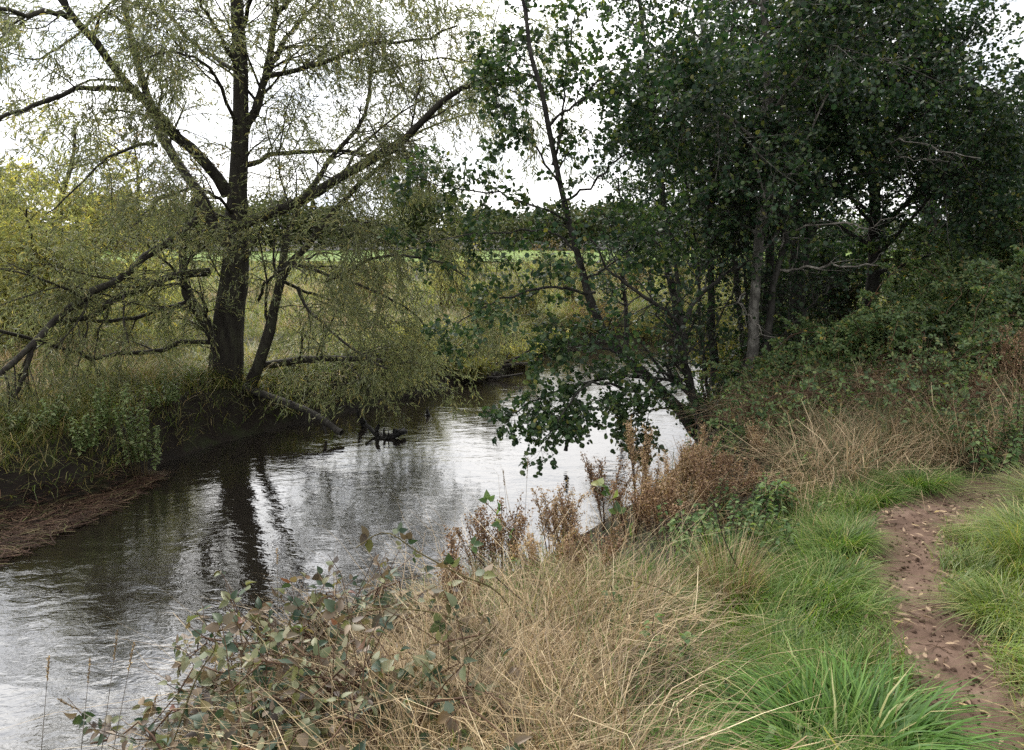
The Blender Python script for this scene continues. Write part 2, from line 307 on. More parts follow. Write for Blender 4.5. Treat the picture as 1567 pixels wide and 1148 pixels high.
def inside(x, y, P):
    r = np.zeros(x.shape, bool); n = len(P)
    for k in range(n):
        a, b = P[k], P[(k + 1) % n]
        c = (a[1] > y) != (b[1] > y)
        with np.errstate(divide='ignore', invalid='ignore'):
            r ^= c & (x < (b[0] - a[0]) * (y - a[1]) / (b[1] - a[1] + 1e-12) + a[0])
    return r
PATHC = np.array([(1.30, 0.6), (1.42, 1.5), (1.56, 2.23), (1.73, 2.81), (1.87, 3.38), (2.03, 3.78), (2.25, 4.15), (2.62, 4.5), (3.1, 4.78), (3.8, 5.0), (5.4, 5.1), (7, 5.3)], float)
PATHC = catmull(PATHC, 60)
def path_d(x, y): return seg_dist(np.asarray(x, float), np.asarray(y, float), PATHC)
def terrain(x, y, full=False):
    x = np.asarray(x, float); y = np.asarray(y, float)
    ins = inside(x, y, POLY); dl = seg_dist(x, y, LEFT); dr = seg_dist(x, y, RIGHT)
    dd = np.minimum(dl, dr)
    sh = 1.25 * (1 - sstep(y, 7.2, 9.6)) * sstep(-x, 2.0, 3.5)
    dl2 = np.maximum(dl - sh * (0.8 + 0.4 * vn(x, y, 0.8)), 0) + np.minimum(dl, sh) * 0.10
    zl = np.interp(dl2, [0, 0.12, 0.35, 0.55, 0.9, 1.6, 4, 20, 60, 110, 400], [ZW, ZW + 0.12, ZW + 0.45, -0.98, -0.84, -0.74, -0.66, -0.62, -0.60, -0.2, 2.0])
    zr = np.interp(dr, [0, 0.2, 0.5, 0.9, 1.5, 2.3, 3.0, 3.6, 6, 12, 40], [ZW, -1.20, -0.72, -0.42, -0.24, -0.10, 0.0, 0.05, 0.34, 0.58, 0.9])
    left = dl < dr
    z = np.where(left, zl, zr)
    nb = (vn(x, y, 0.16, 5) - 0.5) * 0.09 * (1 - sstep(dd, 1.0, 1.8)) + (vn(x, y, 0.5) - 0.5) * 0.10 + (vn(x, y, 1.7, 1) - 0.5) * 0.16 + (vn(x, y, 6, 2) - 0.5) * 0.2 * np.clip(dd / 6, 0, 1)
    z = z + nb * np.clip(dd / 0.5, 0.1, 1)
    pd = path_d(x, y); pk = 1 - sstep(pd, 0.16, 0.55)
    z = np.where(left, z, z * (1 - pk) + pk * (-0.03 + 0.02 * (vn(x, y, 0.35, 3) - 0.5)))
    z = np.where(ins, ZW - 0.02 - np.clip(dd, 0, 1.2) * 0.35, z)
    if full: return z, ins, dl, dr, left, pd
    return z
def axis(a, b, st, far0, far1, g=1.16):
    c = list(np.arange(a, b + st, st)); s = st
    while c[-1] < far1: s *= g; c.append(c[-1] + s)
    s = st
    while c[0] > far0: s *= g; c.insert(0, c[0] - s)
    return np.array(c)
ax = axis(-9, 8, 0.09, -900, 900); ay = axis(-1.5, 24, 0.11, -60, 1500)
GX, GY = np.meshgrid(ax, ay); GZ = terrain(GX, GY)
def grid_quads(ny, nx):
    i = np.arange(ny * nx).reshape(ny, nx); return np.stack([i[:-1, :-1], i[:-1, 1:], i[1:, 1:], i[1:, :-1]], -1).reshape(-1, 4)
g = Geo(); g.add(np.stack([GX, GY, GZ], -1), grid_quads(*GX.shape)); tag(g.build('ground', M_soil, smooth=True), kind='structure')

# path sheet
def path_sheet():
    K = 420; C = catmull(PATHC, K); T = nrm(np.gradient(C, axis=0)); S = np.stack([T[:, 1], -T[:, 0]], -1)
    nw = 41; u = np.linspace(-1, 1, nw); hw = 0.265 + 0.09 * (vn(np.arange(K) * 0.04, np.zeros(K), 0.5) - 0.5) + .02 * sstep(C[:, 1], 4.0, 4.4)
    X = C[:, None, 0] + S[:, None, 0] * u * hw[:, None]; Y = C[:, None, 1] + S[:, None, 1] * u * hw[:, None]
    Z = terrain(X, Y) + 0.014 + 0.012 * (vn(X, Y, 0.13, 4) - 0.5) + 0.008 * (vn(X, Y, 0.035, 6) - 0.5) + 0.006 * (vn(X, Y, 0.014, 8) - 0.5) - 0.012 * (np.abs(u) > 0.95)
    g = Geo(); g.add(np.stack([X, Y, Z], -1), grid_quads(K, nw)); tag(g.build('path', M_path, smooth=True), kind='structure')
path_sheet()

# far pasture sheet
fx = np.linspace(-160, 160, 80); fy = np.linspace(54, 84, 16); FX, FY = np.meshgrid(fx, fy)
g = Geo(); g.add(np.stack([FX, FY + 2 * (vn(FX, FX * 0, 9) - 0.5), terrain(FX, FY) + 0.10], -1), grid_quads(*FX.shape)); tag(g.build('field', M_field, smooth=True), kind='structure')

# ------------------------------------------------------------------ water
def water_mat():
    m, t, o = mat_new('river_water'); L = t.links.new
    c = t.nodes.new('ShaderNodeTexCoord'); mpn = N(t, 'ShaderNodeMapping'); mpn.inputs['Rotation'].default_value = (0, 0, R(-12)); mpn.inputs['Scale'].default_value = (0.7, 1.15, 1)
    L(c.outputs['Object'], mpn.inputs['Vector'])
    p = N(t, 'ShaderNodeBsdfPrincipled'); p.inputs['Base Color'].default_value = (0.012, 0.010, 0.008, 1); p.inputs['Roughness'].default_value = 0.04; p.inputs['IOR'].default_value = 2.15
    prev = None
    for sc, st, ds, dt in ((1.2, 0.40, 0.030, 2), (5.5, 0.50, 0.011, 3), (21.0, 0.5, 0.0022, 2)):
        n = N(t, 'ShaderNodeTexNoise'); n.inputs['Scale'].default_value = sc; n.inputs['Detail'].default_value = dt; n.inputs['Distortion'].default_value = 0.6
        L(mpn.outputs[0], n.inputs['Vector'])
        b = N(t, 'ShaderNodeBump'); b.inputs['Strength'].default_value = st; b.inputs['Distance'].default_value = ds
        L(n.outputs['Fac'], b.inputs['Height'])
        if prev: L(prev.outputs[0], b.inputs['Normal'])
        prev = b
    L(prev.outputs[0], p.inputs['Normal']); L(p.outputs[0], o.inputs[0]); return m
g = Geo(); wx = np.linspace(-14, 62, 77); wy = np.linspace(-7, 31, 39); WX, WY = np.meshgrid(wx, wy)
g.add(np.stack([WX, WY, np.full(WX.shape, ZW)], -1), grid_quads(*WX.shape)); tag(g.build('water', water_mat(), smooth=True), kind='structure')

# ------------------------------------------------------------------ trees
def limb(pts, Y0, r0, r1, K=16):            # pts: (px, py, dY)
    a = np.array([(p[0], p[1], (p[2] if len(p) > 2 else 0)) for p in pts], float)
    W = at(a[:, 0], a[:, 1], Y0 + a[:, 2]); P = catmull(W, K)
    return P, np.linspace(r0, r1, K) * (1 + 0.05 * rng.standard_normal(K))

def willow():
    Y0 = 12.9
    root = thing('willow_tree', at(345, 640, Y0), 'big multi-limbed willow on the far bank, dark forked trunk and drooping narrow leaves', 'tree')
    tr, rr = limb([(352, 668, 0), (349, 630), (346, 580), (348, 520), (354, 460), (361, 400), (362, 340), (364, 290), (368, 200), (368, 100), (362, 0), (360, -120)], Y0, 0.30, 0.10, 26)
    rr = np.interp(np.linspace(0, 11, 26), range(12), [.44, .35, .29, .265, .24, .215, .185, .155, .128, .115, .10, .08])
    g = Geo(); g.add(*tubes(tr, rr, 12, 0.03))
    for q in ([(350, 630, 0), (372, 650, -0.3), (392, 668, -0.6)], [(345, 632, 0), (310, 650, -0.5), (270, 662, -0.9)], [(350, 620, -.1), (358, 652, -0.5), (350, 676, -0.7)], [(342, 610, 0), (325, 630, -0.2), (318, 660, -0.6)]):
        P, r = limb(q, Y0, 0.13, 0.03, 8); g.add(*tubes(P, r, 7, 0.05))
    g.build('trunk', M_wbark, root, True)
    defs = [
     ([(348, 298), (312, 246, -.3), (262, 200, -.6), (228, 160, -.9), (203, 138, -1.1), (150, 72, -1.5), (100, 10, -1.8), (60, -50, -2)], .13, .05),
     ([(345, 375, -.1), (315, 312, -.2), (290, 275, -.1), (255, 222, .2), (238, 178, .4), (222, 135, .6), (205, 80, .8), (193, 25, 1), (183, -50, 1.2)], .12, .06),
     ([(335, 530, -.1), (312, 490, -.2), (287, 446, -.3), (279, 400, -.1), (288, 345, 0), (300, 300, .2)], .15, .07),
     ([(368, 345, -.1), (410, 327, -.3), (470, 302, -.7), (515, 274, -1), (571, 240, -1.4), (609, 222, -1.6), (644, 188, -1.9), (696, 139, -2.2), (748, 124, -2.5), (800, 120, -2.8)], .125, .025),
     ([(380, 587, -.1), (401, 545, -.2), (415, 496, -.3), (423, 455, -.4), (434, 418, -.4), (453, 393, -.5), (484, 358, -.7), (518, 314, -1), (560, 272, -1.2), (600, 240, -1.5)], .13, .04),
     ([(430, 430, -.4), (437, 376, -.3), (452, 322, 0), (480, 280, .3), (511, 237, .6), (539, 209, .8), (560, 167, 1), (566, 115, 1.2), (572, 60, 1.4)], .085, .03),
     ([(370, 255, 0), (395, 246, .2), (418, 237, .4), (450, 234, .6), (519, 231, .9), (571, 237, 1.1), (620, 215, 1.4), (690, 180, 1.8), (748, 172, 2.1)], .06, .02),
     ([(370, 205, 0), (394, 157, .2), (404, 115, .3), (415, 70, .4), (423, 0, .5), (428, -70, .6)], .10, .05),
     ([(404, 117, .3), (445, 112, 0), (494, 97, -.3), (539, 77, -.6), (581, 63, -.9), (644, 61, -1.3), (700, 40, -1.7)], .06, .02),
     ([(404, 125, .3), (422, 88, .7), (440, 55, 1), (490, 0, 1.5), (520, -40, 1.8)], .065, .03),
     ([(208, 140, -.9), (160, 133, -1.4), (115, 138, -1.8), (52, 162, -2.3), (0, 182, -2.8), (-50, 205, -3)], .055, .025),
     ([(112, 24, -1.6), (94, 23, -1.9), (66, 17, -2.2), (38, 25, -2.5), (0, 13, -3), (-40, 20, -3.4)], .055, .03),
     ([(240, 222, .2), (210, 222, -.2), (174, 238, -.6), (150, 255, -.9), (112, 292, -1.3), (70, 330, -1.6)], .04, .012),
     ([(300, 335, -.1), (258, 371, -.6), (223, 392, -1), (188, 423, -1.4), (139, 447, -1.9), (115, 468, -2.1), (80, 493, -2.5), (52, 524, -2.8), (21, 555, -3.1), (-10, 580, -3.4), (-60, 610, -3.8)], .085, .045),
     ([(318, 416, -.2), (258, 424, -.7), (223, 441, -1), (174, 458, -1.5), (139, 487, -1.8), (88, 492, -2.3)], .085, .04),
     ([(330, 522, -.1), (280, 525, -.5), (230, 540, -.8), (190, 540, -1.1), (150, 548, -1.4), (110, 538, -1.7), (60, 522, -2.3), (0, 505, -2.9), (-50, 500, -3.4)], .055, .03),
     ([(285, 465, -.3), (262, 468, -.6), (240, 476, -.8), (190, 490, -1.3), (130, 490, -1.8), (85, 494, -2.3)], .05, .03),
     ([(54, 520, -2.8), (42, 560, -2.9), (25, 600, -3), (2, 628, -3)], .045, .02),
     ([(455, 440, -.4), (467, 468, -.5), (490, 490, -.8), (511, 510, -1), (553, 543, -1.4), (590, 565, -1.7)], .04, .02),
     ([(405, 560, .3), (440, 553, .5), (490, 550, .4), (553, 548, 0), (600, 556, -.4)], .10, .05),
     ([(500, 430, -.6), (560, 400, -1.2), (610, 390, -1.7), (670, 400, -2.1), (720, 430, -2.4)], .035, .012),
     ([(470, 350, -.6), (530, 340, -1.3), (590, 345, -1.8), (650, 370, -2.3)], .03, .012),
     ([(440, 400, -.5), (500, 420, -1), (560, 440, -1.2), (620, 470, -1.2), (660, 510, -1.2)], .04, .012),
     ([(430, 430, -.3), (480, 450, .6), (540, 470, 1.2), (600, 500, 1.6)], .04, .012),
     ([(395, 460, -.3), (410, 430, -1), (440, 410, -1.6), (470, 420, -2.1)], .035, .012),
     ([(360, 330, 0), (330, 300, -.8), (290, 290, -1.6), (240, 310, -2.3), (200, 350, -2.8)], .04, .012),
     ([(366, 200, 0), (330, 120, -.8), (300, 90, -1.3), (260, 80, -1.8), (220, 90, -2.2)], .04, .015),
     ([(368, 120, 0), (340, 60, -.6), (310, 10, -1), (290, -40, -1.3)], .05, .02),
     ([(196, 40, 1), (160, 20, .8), (110, 60, .3), (60, 90, -.2), (10, 80, -.6)], .04, .012),
     ([(365, 110, 0), (300, 70, 1.2), (250, 10, 1.8), (230, -50, 2)], .05, .02),
     ([(423, 20, .5), (470, -20, -.3), (530, -30, -1), (600, -20, -1.6), (660, 0, -2)], .05, .015),
     ([(100, 10, -1.8), (60, -90, -2.2), (10, -200, -2.4), (-30, -330, -2.4)], .06, .02), ([(360, -110, 0), (330, -230, -.4), (310, -360, -.6)], .08, .02),
     ([(428, -70, .6), (460, -190, .4), (500, -320, .2)], .06, .02), ([(368, 60, 0), (400, -60, -1), (420, -200, -1.6)], .05, .015),
     ([(566, 115, 1.2), (620, 100, 1.2), (680, 90, 1), (740, 95, .6), (790, 60, .3)], .03, .012)]
    LP, LR, dens = [], [], []
    for pts, a, b in defs:
        my = np.mean([q[1] for q in pts]); mxx = np.mean([q[0] for q in pts]); dens.append(0.25 if my < -20 else 0.30 if (my > 400 and mxx < 300) else 0.52 if my > 340 else 0.30 if mxx < 130 else 0.50 if mxx < 330 else 0.88)
        P, r = limb(pts, Y0, a * 0.78, b * 0.70, 16); LP.append(P); LR.append(r)
        P2 = P + 0.012 * rng.standard_normal(P.shape); g = Geo(); g.add(*tubes(P2, r, 8, 0.04)); g.build('limb', M_wbark, root, True)
    LP.append(catmull(tr, 16)); LR.append(np.linspace(.06, .05, 16)); dens.append(0.8)
    LP = np.array(LP); LR = np.array(LR)
    B1, R1 = grow(LP, LR, 15, 0.15, 1.0, 0.8, 2.2, 0.8, 0.12, 0.03, 7, 0.5, 0.3, 0.42, 0.028, 0.45)
    kp = rng.random(len(B1)) < np.repeat(dens, 15); B1, R1 = B1[kp], R1[kp]
    B2, R2 = grow(B1, R1, 7, 0.12, 1.0, 0.5, 1.2, 0.7, 0.0, 0.10, 6, 0.45, 0.35, 0.55, 0.010, 0.4)
    B3, R3 = grow(B2, R2, 6, 0.15, 1.0, 0.25, 0.75, 0.6, -0.1, 0.17, 5, 0.35, 0.5, 0.6, 0.004, 0.3, 0.002)
    k2 = B2[:, :, 2].min(1) > -1.0; B2, R2 = B2[k2], R2[k2]; k3 = B3[:, :, 2].min(1) > -1.15; B3, R3 = B3[k3], R3[k3]
    g = Geo(); g.add(*tubes(B1, R1, 5)); g.add(*tubes(B2, R2, 4)); g.add(*tubes(B3, R3, 3), mat=1)
    g.build('twig_spray', [M_wbark, M_wtwig], root)
    g = Geo()
    for P, per in ((B3, 9), (B2, 6)):
        p, tg = along(P, per, 0.1, 1.0); M = len(p)
        keep = rng.random(M) < 0.95; p, tg = p[keep], tg[keep]; M = len(p)
        d = nrm(tg + 0.75 * rng.standard_normal((M, 3)) * np.array([1, 1, .6]) + np.array([0, 0, -0.35]))
        g.add(*leaves(p, d, rand_dir(M, 0.3), U(0.06, 0.115, M), U(0.011, 0.017, M), LANCE, U(-0.5, 1.6, M)))
    g.build('foliage', M_willow, root)
willow()

def leafy_tree(name, label, cat, trunks, Y0, bark, leafm, b1, b2, b3, lsize, per, group=None, extra=(), T=ROUND, up=0.15, deadbr=(), twig=None, leafbox=None, width=1.0, rmaxes=(0.03, 0.012, 0.004)):
    """trunks: list of (pts, r0, r1); b1/b2/b3: (count, t0, len0, len1, angle, droop)"""
    root = thing(name, at(trunks[0][0][0][0], trunks[0][0][0][1], Y0 + (trunks[0][0][0][2] if len(trunks[0][0][0]) > 2 else 0)), label, cat, group)
    LP, LR = [], []
    for k, (pts, a, b) in enumerate(trunks):
        P, r = limb(pts, Y0, a * .8, b * .8, 16); P = P + 0.014 * rng.standard_normal(P.shape)
        if k == 0: r[0] *= 1.5; r[1] *= 1.15
        g = Geo(); g.add(*tubes(P, r, 9, 0.04)); g.build('trunk' if k == 0 else 'limb', bark, root, True); LP.append(P); LR.append(r)
    for pts, a, b in deadbr:
        P, r = limb(pts, Y0, a * .72, b * .72, 14); P = P + 0.016 * rng.standard_normal(P.shape); r = r * U(.75, 1.3, len(r))
        S, SR = grow(P[None], r[None], 16, 0.2, 1.0, 0.12, 0.55, 0.7, 0, 0.03, 5, 0.5, 0.3, 0.4)
        g = Geo(); g.add(*tubes(P, r, 7, 0.06)); g.add(*tubes(S, SR, 4)); o = g.build('dead_branch', M_dead, root, True); o['label'] = 'bare bleached dead branch'
    LP = np.array(LP); LR = np.array(LR)
    B1, R1 = grow(LP, LR, b1[0], b1[1], 1.0, b1[2], b1[3], b1[4], up, b1[5], 7, 0.4, 0.3, 0.5, rmaxes[0], 0.45)
    B2, R2 = grow(B1, R1, b2[0], b2[1], 1.0, b2[2], b2[3], b2[4], 0.05, b2[5], 6, 0.4, 0.35, 0.55, rmaxes[1], 0.35)
    B3, R3 = grow(B2, R2, b3[0], b3[1], 1.0, b3[2], b3[3], b3[4], 0.0, b3[5], 4, 0.3, 0.5, 0.6, rmaxes[2], 0.3)
    g = Geo(); g.add(*tubes(B1, R1, 5)); g.add(*tubes(B2, R2, 4)); g.add(*tubes(B3, R3, 3)); g.build('twig_spray', twig or bark, root)
    g = Geo(); p, tg = along(np.concatenate([B3]), per, 0.15, 1.0); p2, tg2 = along(B2, max(per // 2, 1), 0.3, 1.0)
    p = np.concatenate([p, p2]); tg = np.concatenate([tg, tg2]); M = len(p)
    d = nrm(tg + 0.9 * rng.standard_normal((M, 3)) + np.array([0, 0, -0.25])); L = lsize * U(0.45, 1.3, M)
    g.add(*leaves(p + d * 0.01, d, rand_dir(M, 0.9), L, L * 0.95 * width, T, U(-0.5, 1.5, M))); g.build('foliage', leafm, root)
    return root

ALD_B = dict(b1=(16, 0.15, 0.6, 1.6, 1.0, 0.0), b2=(8, 0.1, 0.3, 0.8, 0.8, 0.03), b3=(4, 0.1, 0.12, 0.35, 0.8, 0.05))
# the leaning alder over the water
leafy_tree('alder_tree', 'slender dark alder leaning left over the river with low leafy boughs touching the water', 'tree',
  [([(1085, 678), (1062, 655), (1040, 622), (1003, 588), (960, 550), (930, 520), (910, 480), (895, 430), (880, 380), (860, 300), (845, 230), (830, 160), (815, 90), (800, 20), (788, -60)], .10, .020),
   ([(905, 447), (870, 441, -.2), (840, 440, -.3), (783, 453, -.5), (735, 473, -.7), (690, 500, -.9)], .025, .008),
   ([(884, 385), (850, 360, .1), (815, 352, .2), (760, 356, .3), (700, 362, .4), (640, 372, .5)], .022, .006),
   ([(856, 285), (820, 225, -.2), (775, 180, -.4), (748, 130, -.5)], .018, .006),
   ([(848, 250), (858, 190, .2), (865, 140, .3), (872, 80, .4), (880, 20, .5)], .022, .008),
   ([(985, 575), (940, 578, -.5), (900, 585, -.8), (850, 600, -1), (810, 615, -1.2), (785, 635, -1.3)], .03, .008),
   ([(1004, 592), (965, 596, -.6), (920, 585, -1.2), (880, 605, -1.4), (858, 635, -1.5), (850, 655, -1.5)], .025, .006),
   ([(1012, 600), (985, 606, -.4), (950, 612, -.7), (915, 612, -1.2), (890, 622, -1.3)], .02, .006), ([(1035, 622), (1010, 625, -.5), (980, 630, -.8), (950, 640, -1)], .02, .006),
   ([(960, 550), (930, 535, -.4), (890, 535, -.7), (850, 550, -.9)], .022, .007),
   ([(872, 340), (830, 320, -.2), (770, 300, -.3), (700, 290, -.4), (630, 270, -.5)], .02, .006),
   ([(838, 190), (880, 160, -.3), (920, 120, -.5), (960, 100, -.6)], .02, .008),
   ([(862, 310), (910, 280, -.3), (950, 240, -.6), (1000, 220, -.9)], .02, .008),
   ([(895, 430), (940, 400, -.2), (980, 370, -.5), (1020, 350, -.7)], .02, .008),
   ([(820, 110), (790, 85, .2), (760, 90, .3)], .015, .006)], 9.3, M_abark, M_alder_lit,
  (10, 0.3, 0.25, 0.8, 0.8, 0.02), (6, 0.15, 0.15, 0.4, 0.8, 0.05), (3, 0.1, 0.08, 0.2, 0.8, 0.08), 0.050, 5, T=ALD, up=0.0, rmaxes=(.012, .006, .003))

G_AL = 'alder trees along the right bank'
leafy_tree('alder_tree', 'low grey alder forking into two boughs at the water edge beside the leaning alder', 'tree',
  [([(1078, 660), (1066, 620), (1052, 578), (1046, 530), (1042, 495)], .075, .05),
   ([(1042, 497), (1022, 478, -.2), (1000, 462, -.4), (960, 436, -.7), (930, 410, -.9), (900, 360, -1)], .035, .01),
   ([(1042, 497), (1060, 470, .1), (1085, 438, .2), (1120, 416, .2), (1153, 392, .1), (1190, 350, 0)], .035, .012),
   ([(1042, 497), (1040, 440, .3), (1030, 380, .5), (1015, 300, .7), (1005, 220, .9)], .035, .012)], 8.9, M_abark, M_alder,
  (12, 0.2, 0.4, 1.1, 0.9, 0.0), (6, 0.1, 0.2, 0.6, 0.8, 0.03), (3, 0.1, 0.1, 0.3, 0.8, 0.05), 0.048, 3, G_AL)
def alder(label, pts, Y0, r0, r1, bark=M_abark, n=18, dead=(), t0=0.35, more=(), l=(0.5, 1.5), per=4, leafm=M_alder, name='alder_tree', group=G_AL):
    return leafy_tree(name, label, 'tree', [(pts, r0, r1)] + list(more), Y0, bark, leafm, (n, t0, l[0], l[1], 1.0, 0.0), (9, 0.1, 0.25, 0.75, 0.8, 0.03), (5, 0.1, 0.1, 0.35, 0.8, 0.05), 0.043, int(per * 1.6), group, deadbr=dead)
alder('dark upright alder just left of the pale lichen trunk, bare below', [(1106, 650), (1101, 613), (1094, 561), (1089, 474), (1085, 370), (1087, 300), (1090, 180), (1080, 60), (1070, -60)], 9.9, .085, .03, n=26, t0=.4)
alder('pale lichen-grey alder trunk, straightest and lightest of the right bank stems', [(1128, 640), (1134, 613), (1150, 543), (1157, 439), (1165, 335), (1170, 250), (1177, 120), (1172, 0), (1175, -100)], 8.9, .09, .035, M_lichen, 26, t0=.42,
      more=[([(1170, 260), (1140, 200, -.4), (1080, 170, -.9), (1020, 170, -1.2)], .03, .01), ([(1174, 180), (1220, 120, -.4), (1260, 60, -.7), (1290, 0, -.9)], .03, .01)])
alder('dark alder stem standing close behind the pale lichen trunk', [(1160, 590), (1167, 509), (1177, 404), (1182, 317), (1190, 200), (1210, 90), (1225, -40)], 10.4, .09, .03, n=26, t0=.4)
alder('crooked dark alder with two bleached dead boughs reaching right', [(1170, 570), (1177, 502), (1184, 432), (1200, 375), (1196, 342), (1176, 310), (1150, 250), (1130, 170)], 9.0, .06, .02, n=14, t0=.5,
      dead=[([(1190, 418), (1215, 411, -.1), (1260, 407, -.2), (1310, 409, -.3), (1352, 405, -.4)], .021, .010),
            ([(1190, 380), (1205, 357, -.1), (1240, 344, -.3), (1300, 341, -.5), (1312, 348, -.6), (1335, 346, -.7), (1366, 337, -.9)], .018, .006),
            ([(1134, 446, 0), (1130, 464, -.1), (1146, 478, -.1), (1163, 509, -.2), (1198, 527, -.3)], .013, .006)])
alder('thin alder stem behind, second right of the pale lichen trunk', [(1212, 520), (1216, 397), (1219, 317), (1235, 200), (1260, 80), (1280, -60)], 11.2, .08, .03, n=28, t0=.35)
alder('curving alder stem right of the crooked one, leaning into the dark crown', [(1215, 520), (1226, 422), (1237, 370), (1244, 300), (1262, 200), (1300, 100), (1330, -40)], 10.2, .075, .03, M_abark, 26, t0=.35)
alder('slim alder in shade between the dark upright trunk and the pale one', [(1142, 600), (1139, 526), (1120, 370), (1118, 300), (1110, 200), (1120, 80), (1130, -60)], 11.6, .07, .025, n=28, t0=.3)
alder('alder half hidden behind the forked one, crown against the sky', [(1040, 560), (1035, 480), (1020, 400), (1012, 300), (1000, 180), (985, 60), (975, -60)], 13.0, .09, .03, n=26, t0=.3, l=(.6, 1.5))
alder('wand-thin stem left of the dark upright alder', [(1090, 655), (1078, 560), (1070, 470), (1066, 380), (1050, 280), (1040, 200)], 9.7, .03, .012, n=16, t0=.2, l=(.3, .9), per=1)
alder('wand-thin leaning stem crossing behind the crooked alder', [(1150, 600), (1165, 540), (1190, 470), (1230, 380), (1275, 290), (1310, 220)], 9.8, .03, .012, n=16, t0=.2, l=(.3, .9), per=1)
alder('thin stem right of the pale lichen trunk leaning left at its top', [(1150, 625), (1148, 540), (1140, 440), (1130, 340), (1105, 240)], 9.9, .032, .012, n=16, t0=.2, l=(.3, .9), per=1)
alder('short twiggy alder sapling at the water edge between forked and upright alders', [(1085, 640), (1075, 590), (1080, 530), (1110, 470), (1130, 430)], 9.2, .025, .010, n=16, t0=.1, l=(.3, .8), per=1)
alder('low twiggy sapling right of the pale lichen trunk foot', [(1165, 610), (1175, 560), (1200, 510), (1240, 470), (1270, 440)], 9.0, .025, .010, n=16, t0=.1, l=(.3, .8), per=1)
alder('leafy young alder at the bend of the river behind the leaning trunk', [(960, 530), (955, 450), (945, 380), (950, 320), (945, 270)], 15.5, .06, .02, n=16, t0=.15, l=(.4, 1.2), per=3)
alder('tall broad alder with the darkest crown above the bramble bank', [(1330, 500), (1335, 420), (1340, 330), (1330, 220), (1340, 100), (1350, -20), (1355, -110)], 10.6, .12, .04, n=30, t0=.2, l=(.8, 2.1),
      more=[([(1338, 360), (1400, 300, -.4), (1450, 270, -.8), (1500, 260, -1)], .04, .012), ([(1334, 280), (1290, 220, -.5), (1250, 180, -.9)], .04, .012), ([(1336, 240), (1390, 180, -.3), (1425, 130, -.5), (1440, 95, -.6)], .05, .015), ([(1340, 420), (1420, 390, -.2), (1490, 370, -.4), (1540, 360, -.5)], .04, .012)],
      dead=[([(1345, 225, -.8), (1359, 213, -1.5), (1390, 218, -1.9), (1422, 224, -2.1), (1455, 233, -2.2), (1492, 243, -2.3)], .014, .005), ([(1350, 246, -.8), (1380, 241, -1.5), (1410, 244, -1.8), (1446, 243, -2)], .011, .005), ([(1180, 330, -1.6), (1270, 140, -1.8), (1330, 100, -2), (1400, 83, -2.1)], .014, .005)])
alder('second tall alder right of the darkest crown, top cut by open sky', [(1420, 480), (1425, 400), (1430, 320), (1428, 240), (1424, 170), (1420, 120)], 12.8, .11, .04, n=30, t0=.15, l=(.7, 1.8),
      more=[([(1428, 330), (1480, 290, 0), (1530, 280, .2)], .04, .012), ([(1425, 250), (1380, 200, .3), (1350, 140, .5)], .04, .012)])
alder('grey-green hedgerow tree at the right edge, thinner and lighter than its neighbours', [(1560, 470), (1560, 400), (1555, 330), (1550, 270), (1545, 220), (1545, 185)], 13.0, .10, .03, M_abark, 30, t0=.1, l=(.6, 1.5), leafm=M_alder2, name='hedgerow_tree', group='trees on the right skyline',
      more=[([(1555, 350), (1600, 300, 0), (1640, 250, .1)], .04, .012)])
alder('tangled hedgerow tree behind the bramble bank between the two tall alders', [(1480, 480), (1490, 420), (1500, 350), (1510, 280), (1515, 220)], 14.5, .09, .03, M_abark, 24, t0=.1, l=(.6, 1.6), leafm=M_alder2, name='hedgerow_tree', group='trees on the right skyline')

# yellowing willow bush at far left, rusty bush beside it
leafy_tree('willow_bush', 'yellowing willow bush filling the left edge behind the big willow', 'tree',
  [([(60, 560), (60, 480), (70, 400), (90, 320), (110, 250), (115, 200)], .13, .03), ([(58, 520), (20, 440, -.3), (-10, 350, -.5), (-20, 270, -.6)], .08, .02), ([(60, 510), (110, 440, .2), (160, 380, .3), (200, 330, .4)], .08, .02),
   ([(60, 520), (40, 450, -1), (50, 380, -1.6), (40, 320, -2)], .07, .02), ([(60, 540), (110, 480, -.8), (170, 440, -1.2), (230, 420, -1.5)], .06, .02), ([(55, 540), (0, 480, -.8), (-60, 430, -1.2)], .06, .02)], 16.5, M_wbark, M_willow2,
  (16, 0.1, 0.7, 1.7, 0.8, 0.03), (8, 0.1, 0.4, 1.0, 0.7, 0.09), (5, 0.1, 0.25, 0.6, 0.6, 0.15), 0.13, 6, T=LANCE, width=0.24, twig=M_wtwig)
leafy_tree('hawthorn', 'rust-tinged shrub rising behind the big willow trunk, half bare', 'tree',
  [([(225, 520), (222, 430), (215, 340), (210, 270), (205, 215)], .10, .02), ([(222, 450), (260, 380, .2), (280, 320, .3), (290, 260, .3)], .06, .02), ([(220, 440), (180, 370, .1), (160, 300, .2)], .06, .02)], 19.0, M_wbark, M_rust,
  (12, 0.15, 0.7, 1.7, 0.8, 0.0), (7, 0.1, 0.4, 0.9, 0.7, 0.03), (4, 0.1, 0.2, 0.5, 0.7, 0.05), 0.07, 4, T=OVAL, width=0.6)

